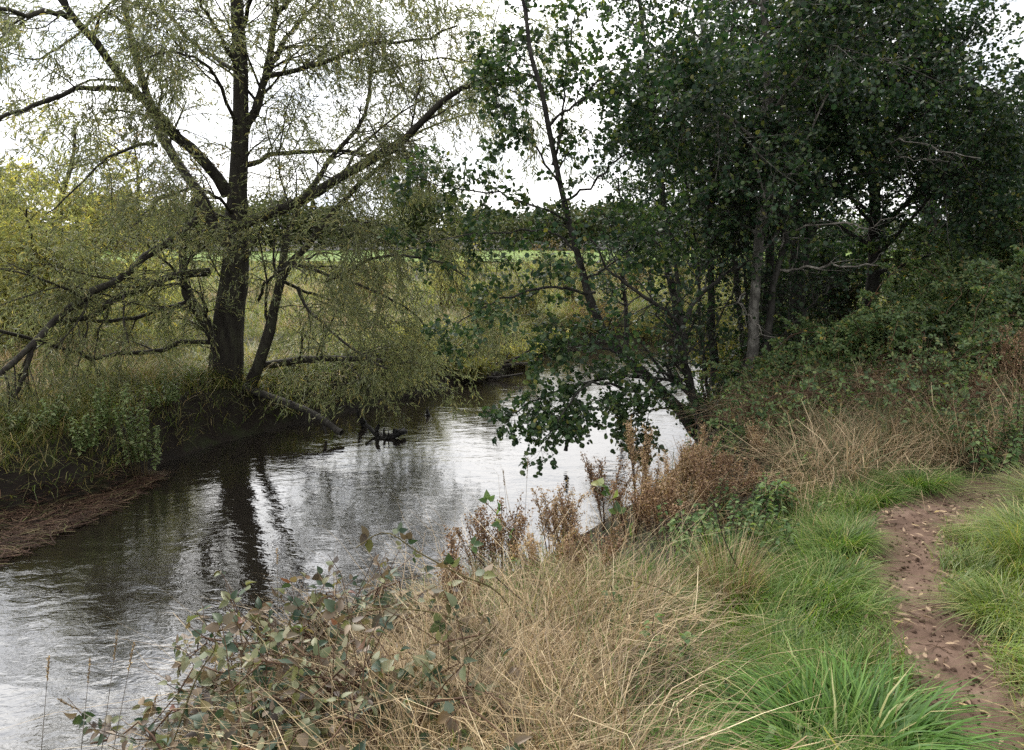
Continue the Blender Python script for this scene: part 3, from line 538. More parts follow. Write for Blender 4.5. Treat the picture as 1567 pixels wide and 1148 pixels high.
# distant trees: lobed crowns of leaf sprays
def far_tree(px, ytop, Y, wpx, label, leafm=M_far, name='field_tree', n=5200, group='trees along the far field edge', lsz=None):
    d = at(px, ytop, Y); bz = float(terrain(np.array([d[0]]), np.array([Y]))[0]); H = d[2] - bz; Wd = wpx / FPX * Y
    root = thing(name, (d[0], Y, bz), label, 'tree', group)
    ls = lsz or max(0.10, Y * 0.0042)
    k = rng.integers(8, 13); an = U(0, 2 * np.pi, k); rr = np.sqrt(U(0, 1, k)) * Wd * 0.36
    c = np.stack([d[0] + rr * np.cos(an), Y + rr * np.sin(an), bz + H * U(0.30, 0.78, k)], -1); rad = np.stack([U(.16, .30, k) * Wd, U(.16, .30, k) * Wd, U(.13, .23, k) * H], -1)
    c[0] = (d[0], Y, bz + H * 0.78); rad[0] = (Wd * 0.25, Wd * 0.25, H * 0.22)
    g = Geo(); P = [np.array([(d[0], Y, bz - 0.1), (d[0] + .1, Y, bz + H * .3), (d[0], Y, bz + H * .8)])] + [np.array([(d[0], Y, bz + H * .2), (d[0] * .5 + q[0] * .5, Y * .5 + q[1] * .5, (bz + H * .25) * .5 + q[2] * .5), q]) for q in c]
    for i, p in enumerate(P):
        g.add(*tubes(catmull(p, 7), np.linspace(0.035 * H if i == 0 else 0.016 * H, 0.006 * H, 7), 6))
    g.build('trunk', M_wbark, root)
    ii = rng.integers(0, k, n); v = rand_dir(n) * (U(0.25, 1, n) ** 0.45)[:, None] * (1 + 0.25 * rng.standard_normal((n, 1)))
    p = c[ii] + v * rad[ii]; p = p[p[:, 2] > bz + 0.15 * H]; M = len(p)
    L = U(.6, 1.3, M) * ls; g = Geo(); g.add(*leaves(p, rand_dir(M), rand_dir(M, .6), L, L * 0.75, OVAL, U(-.5, 1.5, M))); g.build('crown', leafm, root)
FT = [(-40, 250, 70, 230, 'tall distant tree at the left frame edge beyond the meadow'), (300, 318, 86, 120, 'distant tree seen just left of the willow trunk'), (410, 312, 84, 150, 'distant round tree seen between the right-hand willow limbs'),
      (520, 322, 88, 130, 'distant field tree left of the darkest one'), (640, 292, 78, 150, 'darkest and tallest distant tree at the middle of the field hedge'), (735, 330, 92, 110, 'low distant tree right of the darkest field tree'),
      (800, 338, 100, 90, 'small pale distant tree in the gap left of the leaning alder'), (865, 322, 90, 120, 'distant tree directly behind the leaning alder stem'), (950, 318, 88, 140, 'distant tree right of the leaning alder stem'),
      (1050, 312, 86, 150, 'distant tree behind the forked alder'), (170, 300, 80, 160, 'distant tree behind the yellowing willow bush'), (1160, 318, 86, 150, 'distant tree behind the pale lichen trunk')]
for px, yt, Y, wp, lb in FT: far_tree(px, yt - 14, Y, wp, lb)
def hedge():
    n = 26000; x = U(-75, 60, n); z0 = -0.3; h = 1.7 + 1.0 * vn(x, x * 0, 4) + 0.7 * vn(x, x * 0, 1.3, 2)
    p = np.stack([x, 84.5 + U(-1.0, 1.0, n), z0 + h * U(0, 1, n) ** 0.8], -1); L = U(.22, .5, n); g = Geo()
    g.add(*leaves(p, rand_dir(n), rand_dir(n, .5), L, L * .75, OVAL)); root = g.build('hedge', M_far)
    tag(root, 'dark field hedge running along the far edge of the bright green pasture', 'hedge')
hedge()

# shrubs on the far bank and river bend
def shrub(px, py, Y, wpx, hpx, label, leafm, lsz=0.05, n=3800, name='bank_shrub', T=OVAL, wf=0.5, group='bushes on the far bank'):
    b = at(px, py, Y); bz = float(terrain(b[None, 0], b[None, 1])[0]); Wd = wpx / FPX * Y; H = hpx / FPX * Y
    root = thing(name, (b[0], Y, bz), label, 'bush', group)
    ns = 26; az = U(0, 2 * np.pi, ns); P = np.zeros((ns, 6, 3)); t = np.linspace(0, 1, 6)
    sp = U(.1, .5, ns) * Wd; hh = H * U(.6, 1.05, ns)
    P[:, :, 0] = b[0] + np.cos(az)[:, None] * sp[:, None] * t + (U(-.15, .15, ns) * Wd)[:, None]; P[:, :, 1] = Y + np.sin(az)[:, None] * sp[:, None] * t; P[:, :, 2] = bz + hh[:, None] * (t * 1.15 - 0.15 * t ** 3)
    Rd = np.linspace(.012, .004, 6)[None].repeat(ns, 0)
    B2, R2 = grow(P, Rd, 8, .2, 1, .25 * H, .5 * H, .6, .1, .03, 5, .4, .4, .6, .006)
    g = Geo(); g.add(*tubes(P, Rd, 4)); g.add(*tubes(B2, R2, 3)); g.build('stem', M_gcane, root)
    p, tg = along(B2, max(1, n // len(B2)), .05, 1); M = len(p); p = p + .03 * rng.standard_normal((M, 3))
    L = U(.6, 1.3, M) * lsz; g = Geo(); g.add(*leaves(p, nrm(tg + .9 * rng.standard_normal((M, 3))), rand_dir(M, .7), L, L * wf, T, U(-.5, 1.5, M))); g.build('foliage', leafm, root)
SH = [(790, 545, 18.2, 90, 40, 'low golden bush at the water on the far bank just before the bend', M_willow2), (725, 570, 16.6, 100, 40, 'low green-gold growth at the waterline left of the driftwood', M_shrub), (835, 528, 20.6, 70, 40, 'small golden bush at the tip of the bend', M_willow2), (905, 522, 22.8, 110, 45, 'straw-gold growth at the far waterline behind the leaning trunk', M_rust), (1000, 520, 22.8, 120, 45, 'green-gold growth at the far waterline between leaning and forked alder', M_shrub), (1090, 519, 22.9, 120, 50, 'growth at the far waterline behind the alder stems', M_shrub),
      (880, 505, 24.5, 120, 75, 'olive bush at the end of the river reach behind the leaning alder', M_shrub), (800, 505, 21.5, 110, 70, 'yellow-green bush overhanging the river bend on the far bank', M_shrub),
      (740, 520, 19.0, 100, 70, 'tawny green bush left of the river bend bush', M_shrub), (690, 505, 23, 130, 90, 'broad olive bush behind the bank where the river narrows', M_willow2), (850, 440, 34, 140, 60, 'brown bush standing in the rough meadow beyond the bend', M_rust),
      (960, 500, 26.5, 130, 70, 'straw-coloured bush beyond the water behind the leaning alder', M_rust), (1040, 500, 25.5, 130, 80, 'green bush beyond the water behind the forked alder', M_shrub), (1140, 500, 27, 150, 90, 'green bush beyond the water seen between the alder stems', M_shrub),
      (640, 560, 16.0, 110, 60, 'low tawny bush at the water edge under the willow tips', M_willow2), (560, 500, 24, 120, 60, 'straw-brown bush in the meadow right of the willow trunk', M_rust), (1230, 490, 27, 180, 110, 'bush in the shade beyond the right-hand alder stems', M_far)]
for s in SH: shrub(*s)
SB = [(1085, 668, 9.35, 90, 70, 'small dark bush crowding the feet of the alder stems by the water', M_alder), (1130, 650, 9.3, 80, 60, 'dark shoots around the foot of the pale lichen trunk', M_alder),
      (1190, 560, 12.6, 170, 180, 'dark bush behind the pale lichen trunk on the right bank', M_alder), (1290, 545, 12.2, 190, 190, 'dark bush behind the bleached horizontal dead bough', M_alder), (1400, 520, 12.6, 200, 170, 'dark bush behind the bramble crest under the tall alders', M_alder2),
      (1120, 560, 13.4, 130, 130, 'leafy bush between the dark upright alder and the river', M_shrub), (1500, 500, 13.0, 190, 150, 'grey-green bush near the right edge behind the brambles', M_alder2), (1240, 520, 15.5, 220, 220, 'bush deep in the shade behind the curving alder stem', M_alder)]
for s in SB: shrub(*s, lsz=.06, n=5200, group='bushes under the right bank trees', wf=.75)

# ------------------------------------------------------------------ undergrowth on the near bank
def bramble_bush(c, rx, ry, h, label, n=2600, lsz=0.055, leafm=M_bram, canes=26, group='bramble bushes on the right bank', T=OVAL, az0=None, name='bramble_bush', lo=0.0):
    c = np.array(c, float); bz = float(terrain(c[None, 0], c[None, 1])[0]); root = thing(name, (c[0], c[1], bz), label, 'bramble', group)
    az = U(0, 2 * np.pi, canes); K = 9; t = np.linspace(0, 1, K)[None]
    rad = U(.5, 1.25, canes)[:, None]; hh = h * U(.65, 1.15, canes)[:, None]
    sx = c[0] + U(-.35, .35, canes)[:, None] * rx; sy = c[1] + U(-.35, .35, canes)[:, None] * ry
    P = np.stack([sx + np.cos(az)[:, None] * rx * rad * t, sy + np.sin(az)[:, None] * ry * rad * t, np.zeros((canes, K))], -1) + .03 * rng.standard_normal((canes, K, 3))
    gz = terrain(P[..., 0], P[..., 1]); P[..., 2] = np.maximum(gz + 0.03, bz) + hh * (np.sin(np.pi * np.clip(t * .80 + .02, 0, 1)) ** .8)
    Rd = np.linspace(.006, .0025, K)[None].repeat(canes, 0)
    B, BR = grow(P, Rd, 6, .2, 1, .15, .45, .7, .25, .05, 5, .4, .5, .6, .003)
    g = Geo(); g.add(*tubes(P, Rd, 5)); g.add(*tubes(B, BR, 3)); g.build('cane', M_cane, root, True)
    trip = n // 3; m1 = trip // 2
    p1, t1 = along(B, max(1, trip // len(B)), .1, 1)
    # leaves closing over the outside of the dome
    m2 = trip; v = rand_dir(m2, .9); v[:, 2] = np.abs(v[:, 2]); s = U(.72, 1.06, m2)[:, None]
    p2 = np.stack([c[0] + v[:, 0] * rx * s[:, 0], c[1] + v[:, 1] * ry * s[:, 0], np.zeros(m2)], -1)
    lump = .75 + .5 * vn(p2[:, 0], p2[:, 1], .35, 5)
    p2[:, 2] = np.maximum(terrain(p2[:, 0], p2[:, 1]), bz - .4) + lo + h * v[:, 2] * s[:, 0] * lump; t2 = nrm(v + .5 * rng.standard_normal((m2, 3)))
    p = np.concatenate([p1, p2]); tg = np.concatenate([t1, t2]); M = len(p)
    n3 = nrm(rand_dir(M, 1.6) + np.array([0, -.5, 0])); d = nrm(tg + .6 * rng.standard_normal((M, 3)) + np.array([0, 0, -.2])); d = nrm(d - (d * n3).sum(-1, keepdims=True) * n3)
    sd = np.cross(n3, d); L = U(.65, 1.25, M) * lsz; g = Geo()
    for dd, k in ((d, 1.0), (nrm(.35 * d + sd), .85), (nrm(.35 * d - sd), .85)):
        g.add(*leaves(p + dd * .008, dd, n3 + .15 * rng.standard_normal((M, 3)), L * k, L * .72 * k * U(.55, 1.05, M), T, U(-.8, 2.6, M)))
    g.build('foliage', leafm, root)

BB = [((3.0, 8.2), .8, .7, .5, 'dark bramble at the foot of the pale lichen trunk'), ((4.1, 8.2), 1.0, .9, .85, 'shaded bramble under the bleached horizontal dead bough'),
      ((5.3, 8.2), 1.2, 1.0, 1.2, 'highest bramble mound under the darkest alder crown'), ((6.6, 7.9), 1.2, 1.0, 1.25, 'bramble mound at the far right behind the brown stalks'),
      ((4.0, 6.9), .8, .7, .55, 'leafy bramble halfway up the bank behind the straw tangle'), ((4.9, 7.1), .9, .7, .75, 'light green bramble on the bank crest near the right edge'),
      ((5.7, 6.6), .8, .7, .60, 'bramble at the right edge above the path bend'), ((2.9, 7.2), .7, .6, .4, 'bramble sprawling below the alder stems at mid bank'),
      ((2.3, 6.6), .6, .5, .42, 'low bramble between the dock stalks and the alder stems'), ((4.9, 5.9), .55, .45, .45, 'small bramble just above the end of the dirt path'),
      ((3.8, 9.9), 1.2, .9, .6, 'bramble in deep shade behind the alder stems'), ((6.2, 9.8), 1.6, 1.2, 1.7, 'bramble wall in deep shade behind the mounds'), ((8.2, 9.2), 1.6, 1.3, 1.7, 'bramble wall climbing to the right skyline'), ((3.4, 6.1), .6, .5, .4, 'low bramble among the collapsed straw')]
for c, rx, ry, h, lb in BB: bramble_bush(c, rx, ry, h, lb, n=int(8200 * rx * max(h, .7) * (.22 if 'low' in lb or 'sprawling' in lb or 'halfway' in lb or 'small' in lb else 1)), lsz=.046)
# bramble by the water in the foreground, big autumn leaves
FB = [((-1.02, 3.05), .48, .36, .40, 'autumn bramble sprawling over the water at the bottom left', 640, .058), ((-.72, 3.15), .42, .34, .38, 'autumn bramble trailing in front of the trunk reflection', 480, .056),
      ((-.42, 2.35), .45, .32, .36, 'bramble with dark green leaves among dry grass at the bottom', 380, .058), ((-.90, 2.35), .42, .34, .34, 'pale yellowing bramble in the bottom left corner of the bank', 480, .058)]
for c, rx, ry, h, lb, n, ls in FB: bramble_bush(c, rx, ry, h, lb, n=int(n * 1.05), lsz=ls * .82, leafm=M_bramf, canes=14, group='autumn brambles in the foreground', T=SERR)
def cane_plant(pts, Y0, label, nleaf, lsz, leafm, r=.004, grp='long bramble canes', stem=M_gcane, tri=True):
    P, rad = limb(pts, Y0, r, r * .55, 18); root = thing('bramble_cane', P[0], label, 'bramble', grp)
    g = Geo(); g.add(*tubes(P, rad, 6)); g.build('cane', stem, root, True)
    if nleaf:
        p, tg = along(P[None], nleaf, .25, 1.0); M = len(p); n3 = nrm(rand_dir(M, 1.0) + np.array([0, -.7, 0])); d = nrm(tg * .5 + .8 * rng.standard_normal((M, 3)) + np.array([0, 0, -.3])); d = nrm(d - (d * n3).sum(-1, keepdims=True) * n3)
        sd = np.cross(n3, d); L = U(.7, 1.2, M) * lsz; g = Geo()
        st = np.stack([p, p + d * (L * .5)[:, None]], 1); g.add(*tubes(st, np.full((M, 2), .0013), 4))
        for dd, k in (((d, 1.0), (nrm(.35 * d + sd), .85), (nrm(.35 * d - sd), .85)) if tri else ((d, 1.0),)):
            g.add(*leaves(p + d * (L * .5)[:, None] + dd * .004, dd, n3 + .2 * rng.standard_normal((M, 3)), L * k, L * .72 * k, SERR, U(-.2, 1.8, M)))
        g.build('foliage', leafm, root)
cane_plant([(800, 960), (760, 905), (705, 880), (640, 845), (590, 815), (545, 838)], 3.0, 'bramble cane arching left over the dark water with brown and red leaves', 5, .06, M_bramf)
cane_plant([(760, 985), (690, 945), (620, 932), (560, 935), (510, 950)], 2.75, 'bramble cane ending in a single round red leaf over the water', 4, .062, M_bramf)
cane_plant([(940, 985), (860, 930), (800, 860), (770, 800), (740, 765)], 3.9, 'dark cane with green bramble leaves standing beside the brown dock heads', 7, .06, M_bram)
cane_plant([(1000, 870), (960, 820), (935, 770), (905, 745)], 4.3, 'short bramble cane with big green leaves against the rusty dock stalks', 5, .07, M_bram)
cane_plant([(1180, 970), (1150, 910), (1110, 830), (1090, 760)], 3.7, 'leafless black cane crossing the green grass', 0, .05, M_bram, .004, stem=M_dstem)
cane_plant([(1120, 1010), (1070, 950), (1020, 905), (950, 885), (900, 890)], 3.2, 'bare bramble cane arching low over the dry grass', 0, .05, M_bram, .0035)
cane_plant([(900, 1020), (850, 960), (800, 920), (745, 870), (715, 835)], 3.2, 'dark cane leaning up to the left through the dry grass', 2, .05, M_bram, .004, stem=M_dstem)
cane_plant([(500, 1148), (600, 1085), (680, 1010), (760, 960)], 2.3, 'long bare cane lying across the foreground brambles', 0, .05, M_bram, .003)
cane_plant([(260, 1150), (300, 1040), (330, 985), (300, 935)], 2.5, 'pale hooked cane tip rising above the bottom left bramble', 2, .045, M_bramf, .003)

# ------------------------------------------------------------------ dock, nettle, grass plants
def dock(px, py, Y, hpx, label, leafm=M_dock, stems=5, dens=150, grp='brown dock stalks on the near bank', spread=.10):
    b = at(px, py, Y); bz = b[2]; gz = float(terrain(b[None, 0], b[None, 1])[0]); H = hpx / FPX * Y; top = bz + H
    root = thing('dock_plant', (b[0], Y, gz), label, 'plant', grp); Hh = top - gz
    az = U(0, 2 * np.pi, stems); P = np.zeros((stems, 8, 3)); t = np.linspace(0, 1, 8); s = U(.02, spread, stems) * 1.5
    P[:, :, 0] = b[0] + np.cos(az)[:, None] * (.03 + s[:, None] * t ** 1.4); P[:, :, 1] = Y + np.sin(az)[:, None] * (.03 + s[:, None] * t ** 1.4); P[:, :, 2] = gz - .02 + (Hh * U(.72, 1.03, stems))[:, None] * t
    Rd = np.linspace(.005, .0018, 8)[None].repeat(stems, 0)
    B, BR = grow(P, Rd, 9, .30, .97, .08, .28, .55, .35, 0, 5, .2, .5, .5, .0025, .6, .0012)
    g = Geo(); g.add(*tubes(P, Rd, 5)); g.add(*tubes(B, BR, 3)); g.build('stem', M_cane, root)
    p, tg = along(B, dens // 9, .1, 1); p2, tg2 = along(P, dens // 3, .55, 1); p = np.concatenate([p, p2]); M = len(p); p = p + .008 * rng.standard_normal((M, 3))
    L = U(.006, .013, M); g = Geo(); g.add(*leaves(p, rand_dir(M), rand_dir(M), L * 1.25, L, OVAL)); g.build('seed_head', leafm, root)
DK = [(690, 900, 3.5, 70, 'thin rusty spire rising out of the dry grass near the dark water', M_dock), (830, 880, 3.9, 75, 'rusty spire on the dry grass hump, left of the dark cane', M_drydock), (910, 870, 3.9, 70, 'brown spire between the dry grass and the nettles', M_dock),
      (1530, 600, 6.8, 110, 'tall brown stalk cluster near the right edge', M_dock), (1560, 620, 6.5, 120, 'brown stalks cut by the right frame edge', M_dock), (1490, 640, 6.6, 80, 'reddish stalks left of the tall brown cluster', M_dock), (1230, 600, 8.2, 60, 'pale dry seed head in front of the alder stems', M_drydock), (1160, 720, 6.2, 70, 'wispy dock halfway between nettles and alder foot', M_drydock), (1330, 620, 7.2, 60, 'dry seed stalk at the top of the straw slope', M_drydock),
      (1000, 760, 5.2, 70, 'rusty dock cluster standing tallest against the water', M_drydock), (1035, 740, 5.6, 75, 'pale fluffy dock head against the dark alder foot', M_drydock), (965, 800, 4.9, 75, 'rusty dock stalk left of the tall cluster', M_dock), (1070, 760, 5.4, 85, 'dark brown dock stalk right of the tall cluster', M_dock),
      (1010, 820, 4.7, 90, 'dense rust-brown dock in the middle of the bank', M_dock), (1040, 800, 5.0, 85, 'ochre dock just behind the dark upright stem', M_drydock), (930, 760, 5.3, 70, 'thin reddish dock spire over the water', M_dock), (845, 800, 4.7, 65, 'pale pink-brown dock spire at the water edge', M_drydock),
      (870, 810, 4.5, 55, 'short brown dock beside the pale spire', M_dock), (770, 850, 4.2, 80, 'thin dock spire left of the dry grass hump', M_dock), (740, 830, 4.3, 60, 'small dock spire nearest the dark water', M_dock), (1090, 780, 4.9, 90, 'darkest dock stalk beside the nettles', M_dock),
      (980, 700, 6.0, 60, 'furthest dock beside the small stone at the water', M_drydock), (1120, 760, 5.3, 60, 'dock stalk half hidden in the nettles', M_dock), (1060, 700, 6.2, 50, 'dry dock at the alder foot', M_drydock)]
for px, py, Y, hp, lb, mt in DK: dock(px, py, Y, hp, lb, mt, stems=7, dens=230, spread=.12)

def nettle(px, py, Y, hpx, label, stems=6, leafm=M_nettle, lsz=.047, stem=M_dstem, grp='nettles on the near bank', name='nettle', spread=.26, ground=True):
    b = at(px, py, Y); gz = float(terrain(b[None, 0], b[None, 1])[0]); top = b[2] + hpx / FPX * Y; Hh = max(top - gz, .2)
    root = thing(name, (b[0], Y, gz), label, 'plant', grp); az = U(0, 2 * np.pi, stems); P = np.zeros((stems, 7, 3)); t = np.linspace(0, 1, 7); s = U(.02, spread, stems)
    P[:, :, 0] = b[0] + np.cos(az)[:, None] * s[:, None] * (.4 + .6 * t); P[:, :, 1] = Y + np.sin(az)[:, None] * s[:, None] * (.4 + .6 * t); P[:, :, 2] = gz - .02 + (Hh * U(.6, 1.02, stems))[:, None] * t
    P[:, 1:] += .008 * rng.standard_normal((stems, 6, 3)); Rd = np.linspace(.0042, .002, 7)[None].repeat(stems, 0)
    g = Geo(); g.add(*tubes(P, Rd, 5)); g.build('stem', stem, root)
    nl = max(6, int(Hh / .045)); g = Geo()
    for sgn in range(4):
        p, tg = along(P, nl, .30, 1.0); M = len(p); f = np.tile(np.arange(nl), stems); a = np.pi / 2 * sgn + (f % 2) * np.pi / 4 + np.repeat(U(0, 6, stems), nl)
        keep = rng.random(M) < .8; d = np.stack([np.cos(a), np.sin(a), U(-.5, .25, M)], -1); L = lsz * U(.6, 1.2, M) * (1.1 - .4 * f / nl)
        p, d, L = p[keep], d[keep], L[keep]; M = len(p); g.add(*leaves(p + d * .012, d, np.array([0, 0, 1.0]) + .3 * rng.standard_normal((M, 3)), L, L * .62, SERR, U(.2, 1.5, M)))
    g.build('foliage', leafm, root)
NT = [(1150, 700, 7.0, 50, 'yellowing weed in the dark gap below the alder stems', ), (1190, 680, 6.8, 60, 'weed under the pale lichen trunk beside the straw'), (1120, 690, 6.6, 60, 'dark green weed between dock heads and alder foot'), (1090, 700, 6.4, 50, 'weed crowding the alder foot behind the docks'),
      (880, 960, 3.0, 60, 'green shoot coming up through the middle of the dry grass'), (1010, 990, 2.8, 55, 'green shoot where the dry grass meets the lush grass'), (1180, 1090, 2.4, 45, 'small weed left of the broad tussock'),
      (1290, 640, 7.0, 60, 'pale nettle at the top of the straw slope'), (1370, 640, 6.9, 70, 'nettle high on the slope below the bramble crest'), (1450, 620, 6.8, 80, 'light green nettle on the crest towards the right edge'), (1350, 600, 7.6, 70, 'nettle in the shade under the bramble crest'),
      (1250, 650, 7.2, 60, 'small nettle left of the straw slope'), (1180, 660, 7.4, 60, 'nettle at the dark foot of the alder stems'), (1500, 600, 7.0, 90, 'tall nettle among brown stalks at the right edge'), (1400, 560, 8.0, 70, 'topmost nettle in front of the dark alder crown'), (1460, 700, 5.7, 70, 'bushy nettle right of the round tussock'),
      (1075, 830, 4.7, 90, 'nettle tucked between two rusty docks'), (1180, 800, 4.7, 100, 'nettle in the gap behind the tallest pale one'), (1215, 800, 4.7, 80, 'nettle beside the verge grass, half shaded'), (1140, 850, 4.3, 120, 'tall nettle behind the pale dry tuft'), (1040, 850, 4.5, 80, 'leafy nettle left of the dark upright stem'), (1200, 690, 6.3, 70, 'pale nettle group high on the bank left of the straw'), (1320, 690, 6.2, 60, 'nettle poking out of the straw tangle'), (1420, 690, 5.8, 70, 'nettle above the round tussock past the path bend'),
      (1120, 880, 4.1, 110, 'nettle clump at the edge of the green grass'), (1160, 860, 4.2, 80, 'nettle clump touching the grass verge by the path'), (1195, 855, 4.1, 95, 'tallest pale nettle with a bright top beside the verge'), (1090, 850, 4.4, 90, 'nettle behind the pale dry tuft'),
      (1150, 800, 4.8, 85, 'shaded nettle at the middle of the bank'), (1230, 740, 5.6, 75, 'bright green nettle standing higher up the bank'), (1260, 720, 5.9, 65, 'nettle right of the bright green one'), (1110, 790, 5.0, 75, 'nettle in front of the alder foot'),
      (1060, 880, 4.0, 70, 'low nettle between dock and dry grass'), (1540, 720, 5.0, 90, 'green nettle clump at the right edge beyond the path end'), (1500, 700, 5.3, 70, 'nettle above the path bend'), (1560, 690, 5.4, 110, 'tall nettle cut by the right frame edge')]
for px, py, Y, hp, lb in NT: nettle(px, py, Y, hp, lb)
HB = [(90, 620, 9.6, 40, 'leafy plant hanging over the dark bank at the left'), (160, 600, 10.0, 45, 'bright leafy plant on the bank top under the low bough'), (250, 585, 11.2, 40, 'leafy clump on the bank top left of the willow trunk'), (300, 575, 12.4, 35, 'small herb close to the willow trunk'),
      (30, 640, 9.3, 40, 'pale leafy plant at the far left bank lip'), (430, 585, 13.6, 30, 'herb clump right of the willow trunk'), (500, 590, 14.2, 30, 'herb clump on the grassy slope above the log'), (560, 590, 14.5, 35, 'herb clump above the black snag'), (210, 610, 9.9, 40, 'leafy plant spilling down the middle of the dark bank'), (130, 640, 9.4, 40, 'small-leaved plant low on the dark bank')]
for px, py, Y, hp, lb in HB: nettle(px, py, Y, hp * .6, lb, 9, M_herb, .06, M_gcane, 'leafy plants on the far bank', 'bank_herb', .35)

def stalk(px, py, Y, top, label, lean=0, head=True):
    b = at(px, py, Y); a = at(*top, Y); P = catmull(np.array([b, b * .5 + a * .5 + np.array([lean, 0, 0]), a]), 9); root = thing('grass_stalk', P[0], label, 'grass stalk', 'thin grass stalks against the water')
    gz = float(terrain(b[None, 0], b[None, 1])[0]); P[0, 2] = min(P[0, 2], gz)
    g = Geo(); g.add(*tubes(P, np.linspace(.0016, .0008, 9), 4)); g.build('stem', M_dead, root)
    if head:
        p, tg = along(P[None], 60, .80, 1); M = len(p); g = Geo(); L = U(.006, .012, M); g.add(*leaves(p, nrm(tg + .4 * rng.standard_normal((M, 3))), rand_dir(M), L, L * .4, OVAL)); g.build('seed_head', M_dgrass, root)
for a in [(150, 1190, 2.2, (180, 965), 'tall straight grass stalk standing over the bottom left water'), (60, 1190, 2.2, (75, 1005), 'short feathered grass stalk nearest the left corner'), (120, 1190, 2.3, (138, 1010), 'grass stalk with a pale head left of the tallest'), (190, 1200, 2.2, (240, 1065), 'leaning grass stalk pointing right over the water'),
          (165, 1190, 2.1, (205, 985), 'faint grass stalk beside the tallest one'), (425, 960, 3.2, (424, 840), 'single pale stalk in front of the trunk reflection'), (250, 1160, 2.3, (90, 1070), 'stalk leaning far left over the water'), (800, 860, 4.4, (808, 700), 'thin branching stalk against the bright water'), (780, 840, 4.6, (770, 720), 'faint stalk left of the branching one')]: stalk(*a)

# grass: near stuff
def scatter(n, x0, x1, y0, y1, dens):
    x = U(x0, x1, n); y = U(y0, y1, n); z, ins, dl, dr, left, pd = terrain(x, y, True); k = (rng.random(n) < dens(x, y, z, dl, dr, left, pd)) & ~ins
    return np.stack([x, y, z], -1)[k], dr[k], pd[k]
path_side = lambda x, y: x - np.interp(y, PATHC[:, 1], PATHC[:, 0])
def dead_dens(x, y, z, dl, dr, left, pd):
    s = path_side(x, y); edge = sstep(-s, 0.95, 1.45) * sstep(dr, .35, .8) * (1 - sstep(y + .35 * x, 3.7, 4.5)); return np.where(left | (s > 0), 0, edge * (.35 + .9 * vn(x, y, .35, 7)) * (.28 + .72 * sstep(x, -.95, -.35)))
P, dr_, pd_ = scatter(80000, -2.2, 1.4, .8, 5.2, dead_dens)
g = Geo(); M = len(P); clump = vn(P[:, 0], P[:, 1], .5, 9)
g.add(*blades(P, U(.18, .58, M) * (.45 + .9 * clump) * (1 - .45 * sstep(P[:, 1] + .35 * P[:, 0], 3.3, 4.0)), vn(P[:, 0], P[:, 1], .3, 2) * 9 + U(-1.5, 1.5, M), U(.1, 1.0, M), U(.0022, .0068, M), 6, U(0, 1.3, M), .05)); tag(g.build('dead_grass', M_dgrass), 'tangled straw-coloured dead grass covering the near bank', 'grass', kind='stuff')
def green_dens(x, y, z, dl, dr, left, pd):
    s = path_side(x, y); k = np.where(s < 0, (1 - sstep(-s, .85, 1.35)), 1 - sstep(s, 1.6, 2.6)) * sstep(pd - .05 * sstep(y, 3.9, 4.3), .11, .24) * (1 - sstep(y, 5.0, 5.9)); return np.where(left, 0, k * (.45 + .7 * vn(x, y, .3, 3)))
P, dr_, pd_ = scatter(150000, .1, 4.6, 1.0, 6.0, green_dens); s = path_side(P[:, 0], P[:, 1]); lf = s < 0
for sel, nm, mt, lb in ((lf, 'grass', M_ggrass, 'lush green grass between the dead grass and the dirt path'), (~lf, 'verge_grass', M_ygrass, 'paler yellow-green grass on the right side of the dirt path')):
    Q = P[sel]; M = len(Q); g = Geo(); cl = vn(Q[:, 0], Q[:, 1], .28, 4); cl2 = vn(Q[:, 0], Q[:, 1], .22, 6) * 9
    g.add(*blades(Q, U(.13, .34, M) * (.5 + .9 * cl) * (1 - .45 * (1 - sstep(pd_[sel], .2, .5))) * np.where((path_side(Q[:, 0], Q[:, 1]) > 0) & (Q[:, 1] > 3.75) & (Q[:, 0] < 3.0), .5, 1), cl2 + U(-1.2, 1.2, M), U(.1, .55, M), U(.0028, .0058, M), 6, U(.1, .9, M), .012)); tag(g.build(nm, mt), lb, 'grass', kind='stuff')
P, _, _ = scatter(5000, -1.7, 1.2, 1.2, 4.6, lambda *a: dead_dens(*a) * .7); M = len(P); g = Geo()
g.add(*blades(P, U(.45, .85, M), U(0, 6.3, M), U(.3, 1.15, M), U(.0022, .004, M), 7, U(0, .7, M), .02)); tag(g.build('dead_grass', M_dgrass), 'long pale stray stalks lying through the dead grass', 'grass', kind='stuff')
P, _, _ = scatter(44000, -2.0, 1.3, .8, 4.8, dead_dens); M = len(P); g = Geo()
g.add(*blades(P, U(.08, .42, M), U(0, 6.3, M), U(.4, 1.2, M), U(.003, .008, M), 6, U(.2, 1.4, M), .06)); tag(g.build('dead_grass', M_straw), 'browner broken grass matted low among the pale dead grass', 'grass', kind='stuff')
# sparse blades through the dead grass, short turf at soil level
P, _, _ = scatter(40000, -1.8, 1.3, .8, 5.0, lambda *a: dead_dens(*a) * (.5 + .5 * sstep(a[0], -.2, .6))); M = len(P); g = Geo()
g.add(*blades(P, U(.15, .45, M), U(0, 6.3, M), U(.1, .6, M), U(.003, .006, M), 6, U(.1, .8, M), .02)); tag(g.build('grass', M_ggrass), 'green blades growing up through the dead grass', 'grass', kind='stuff')
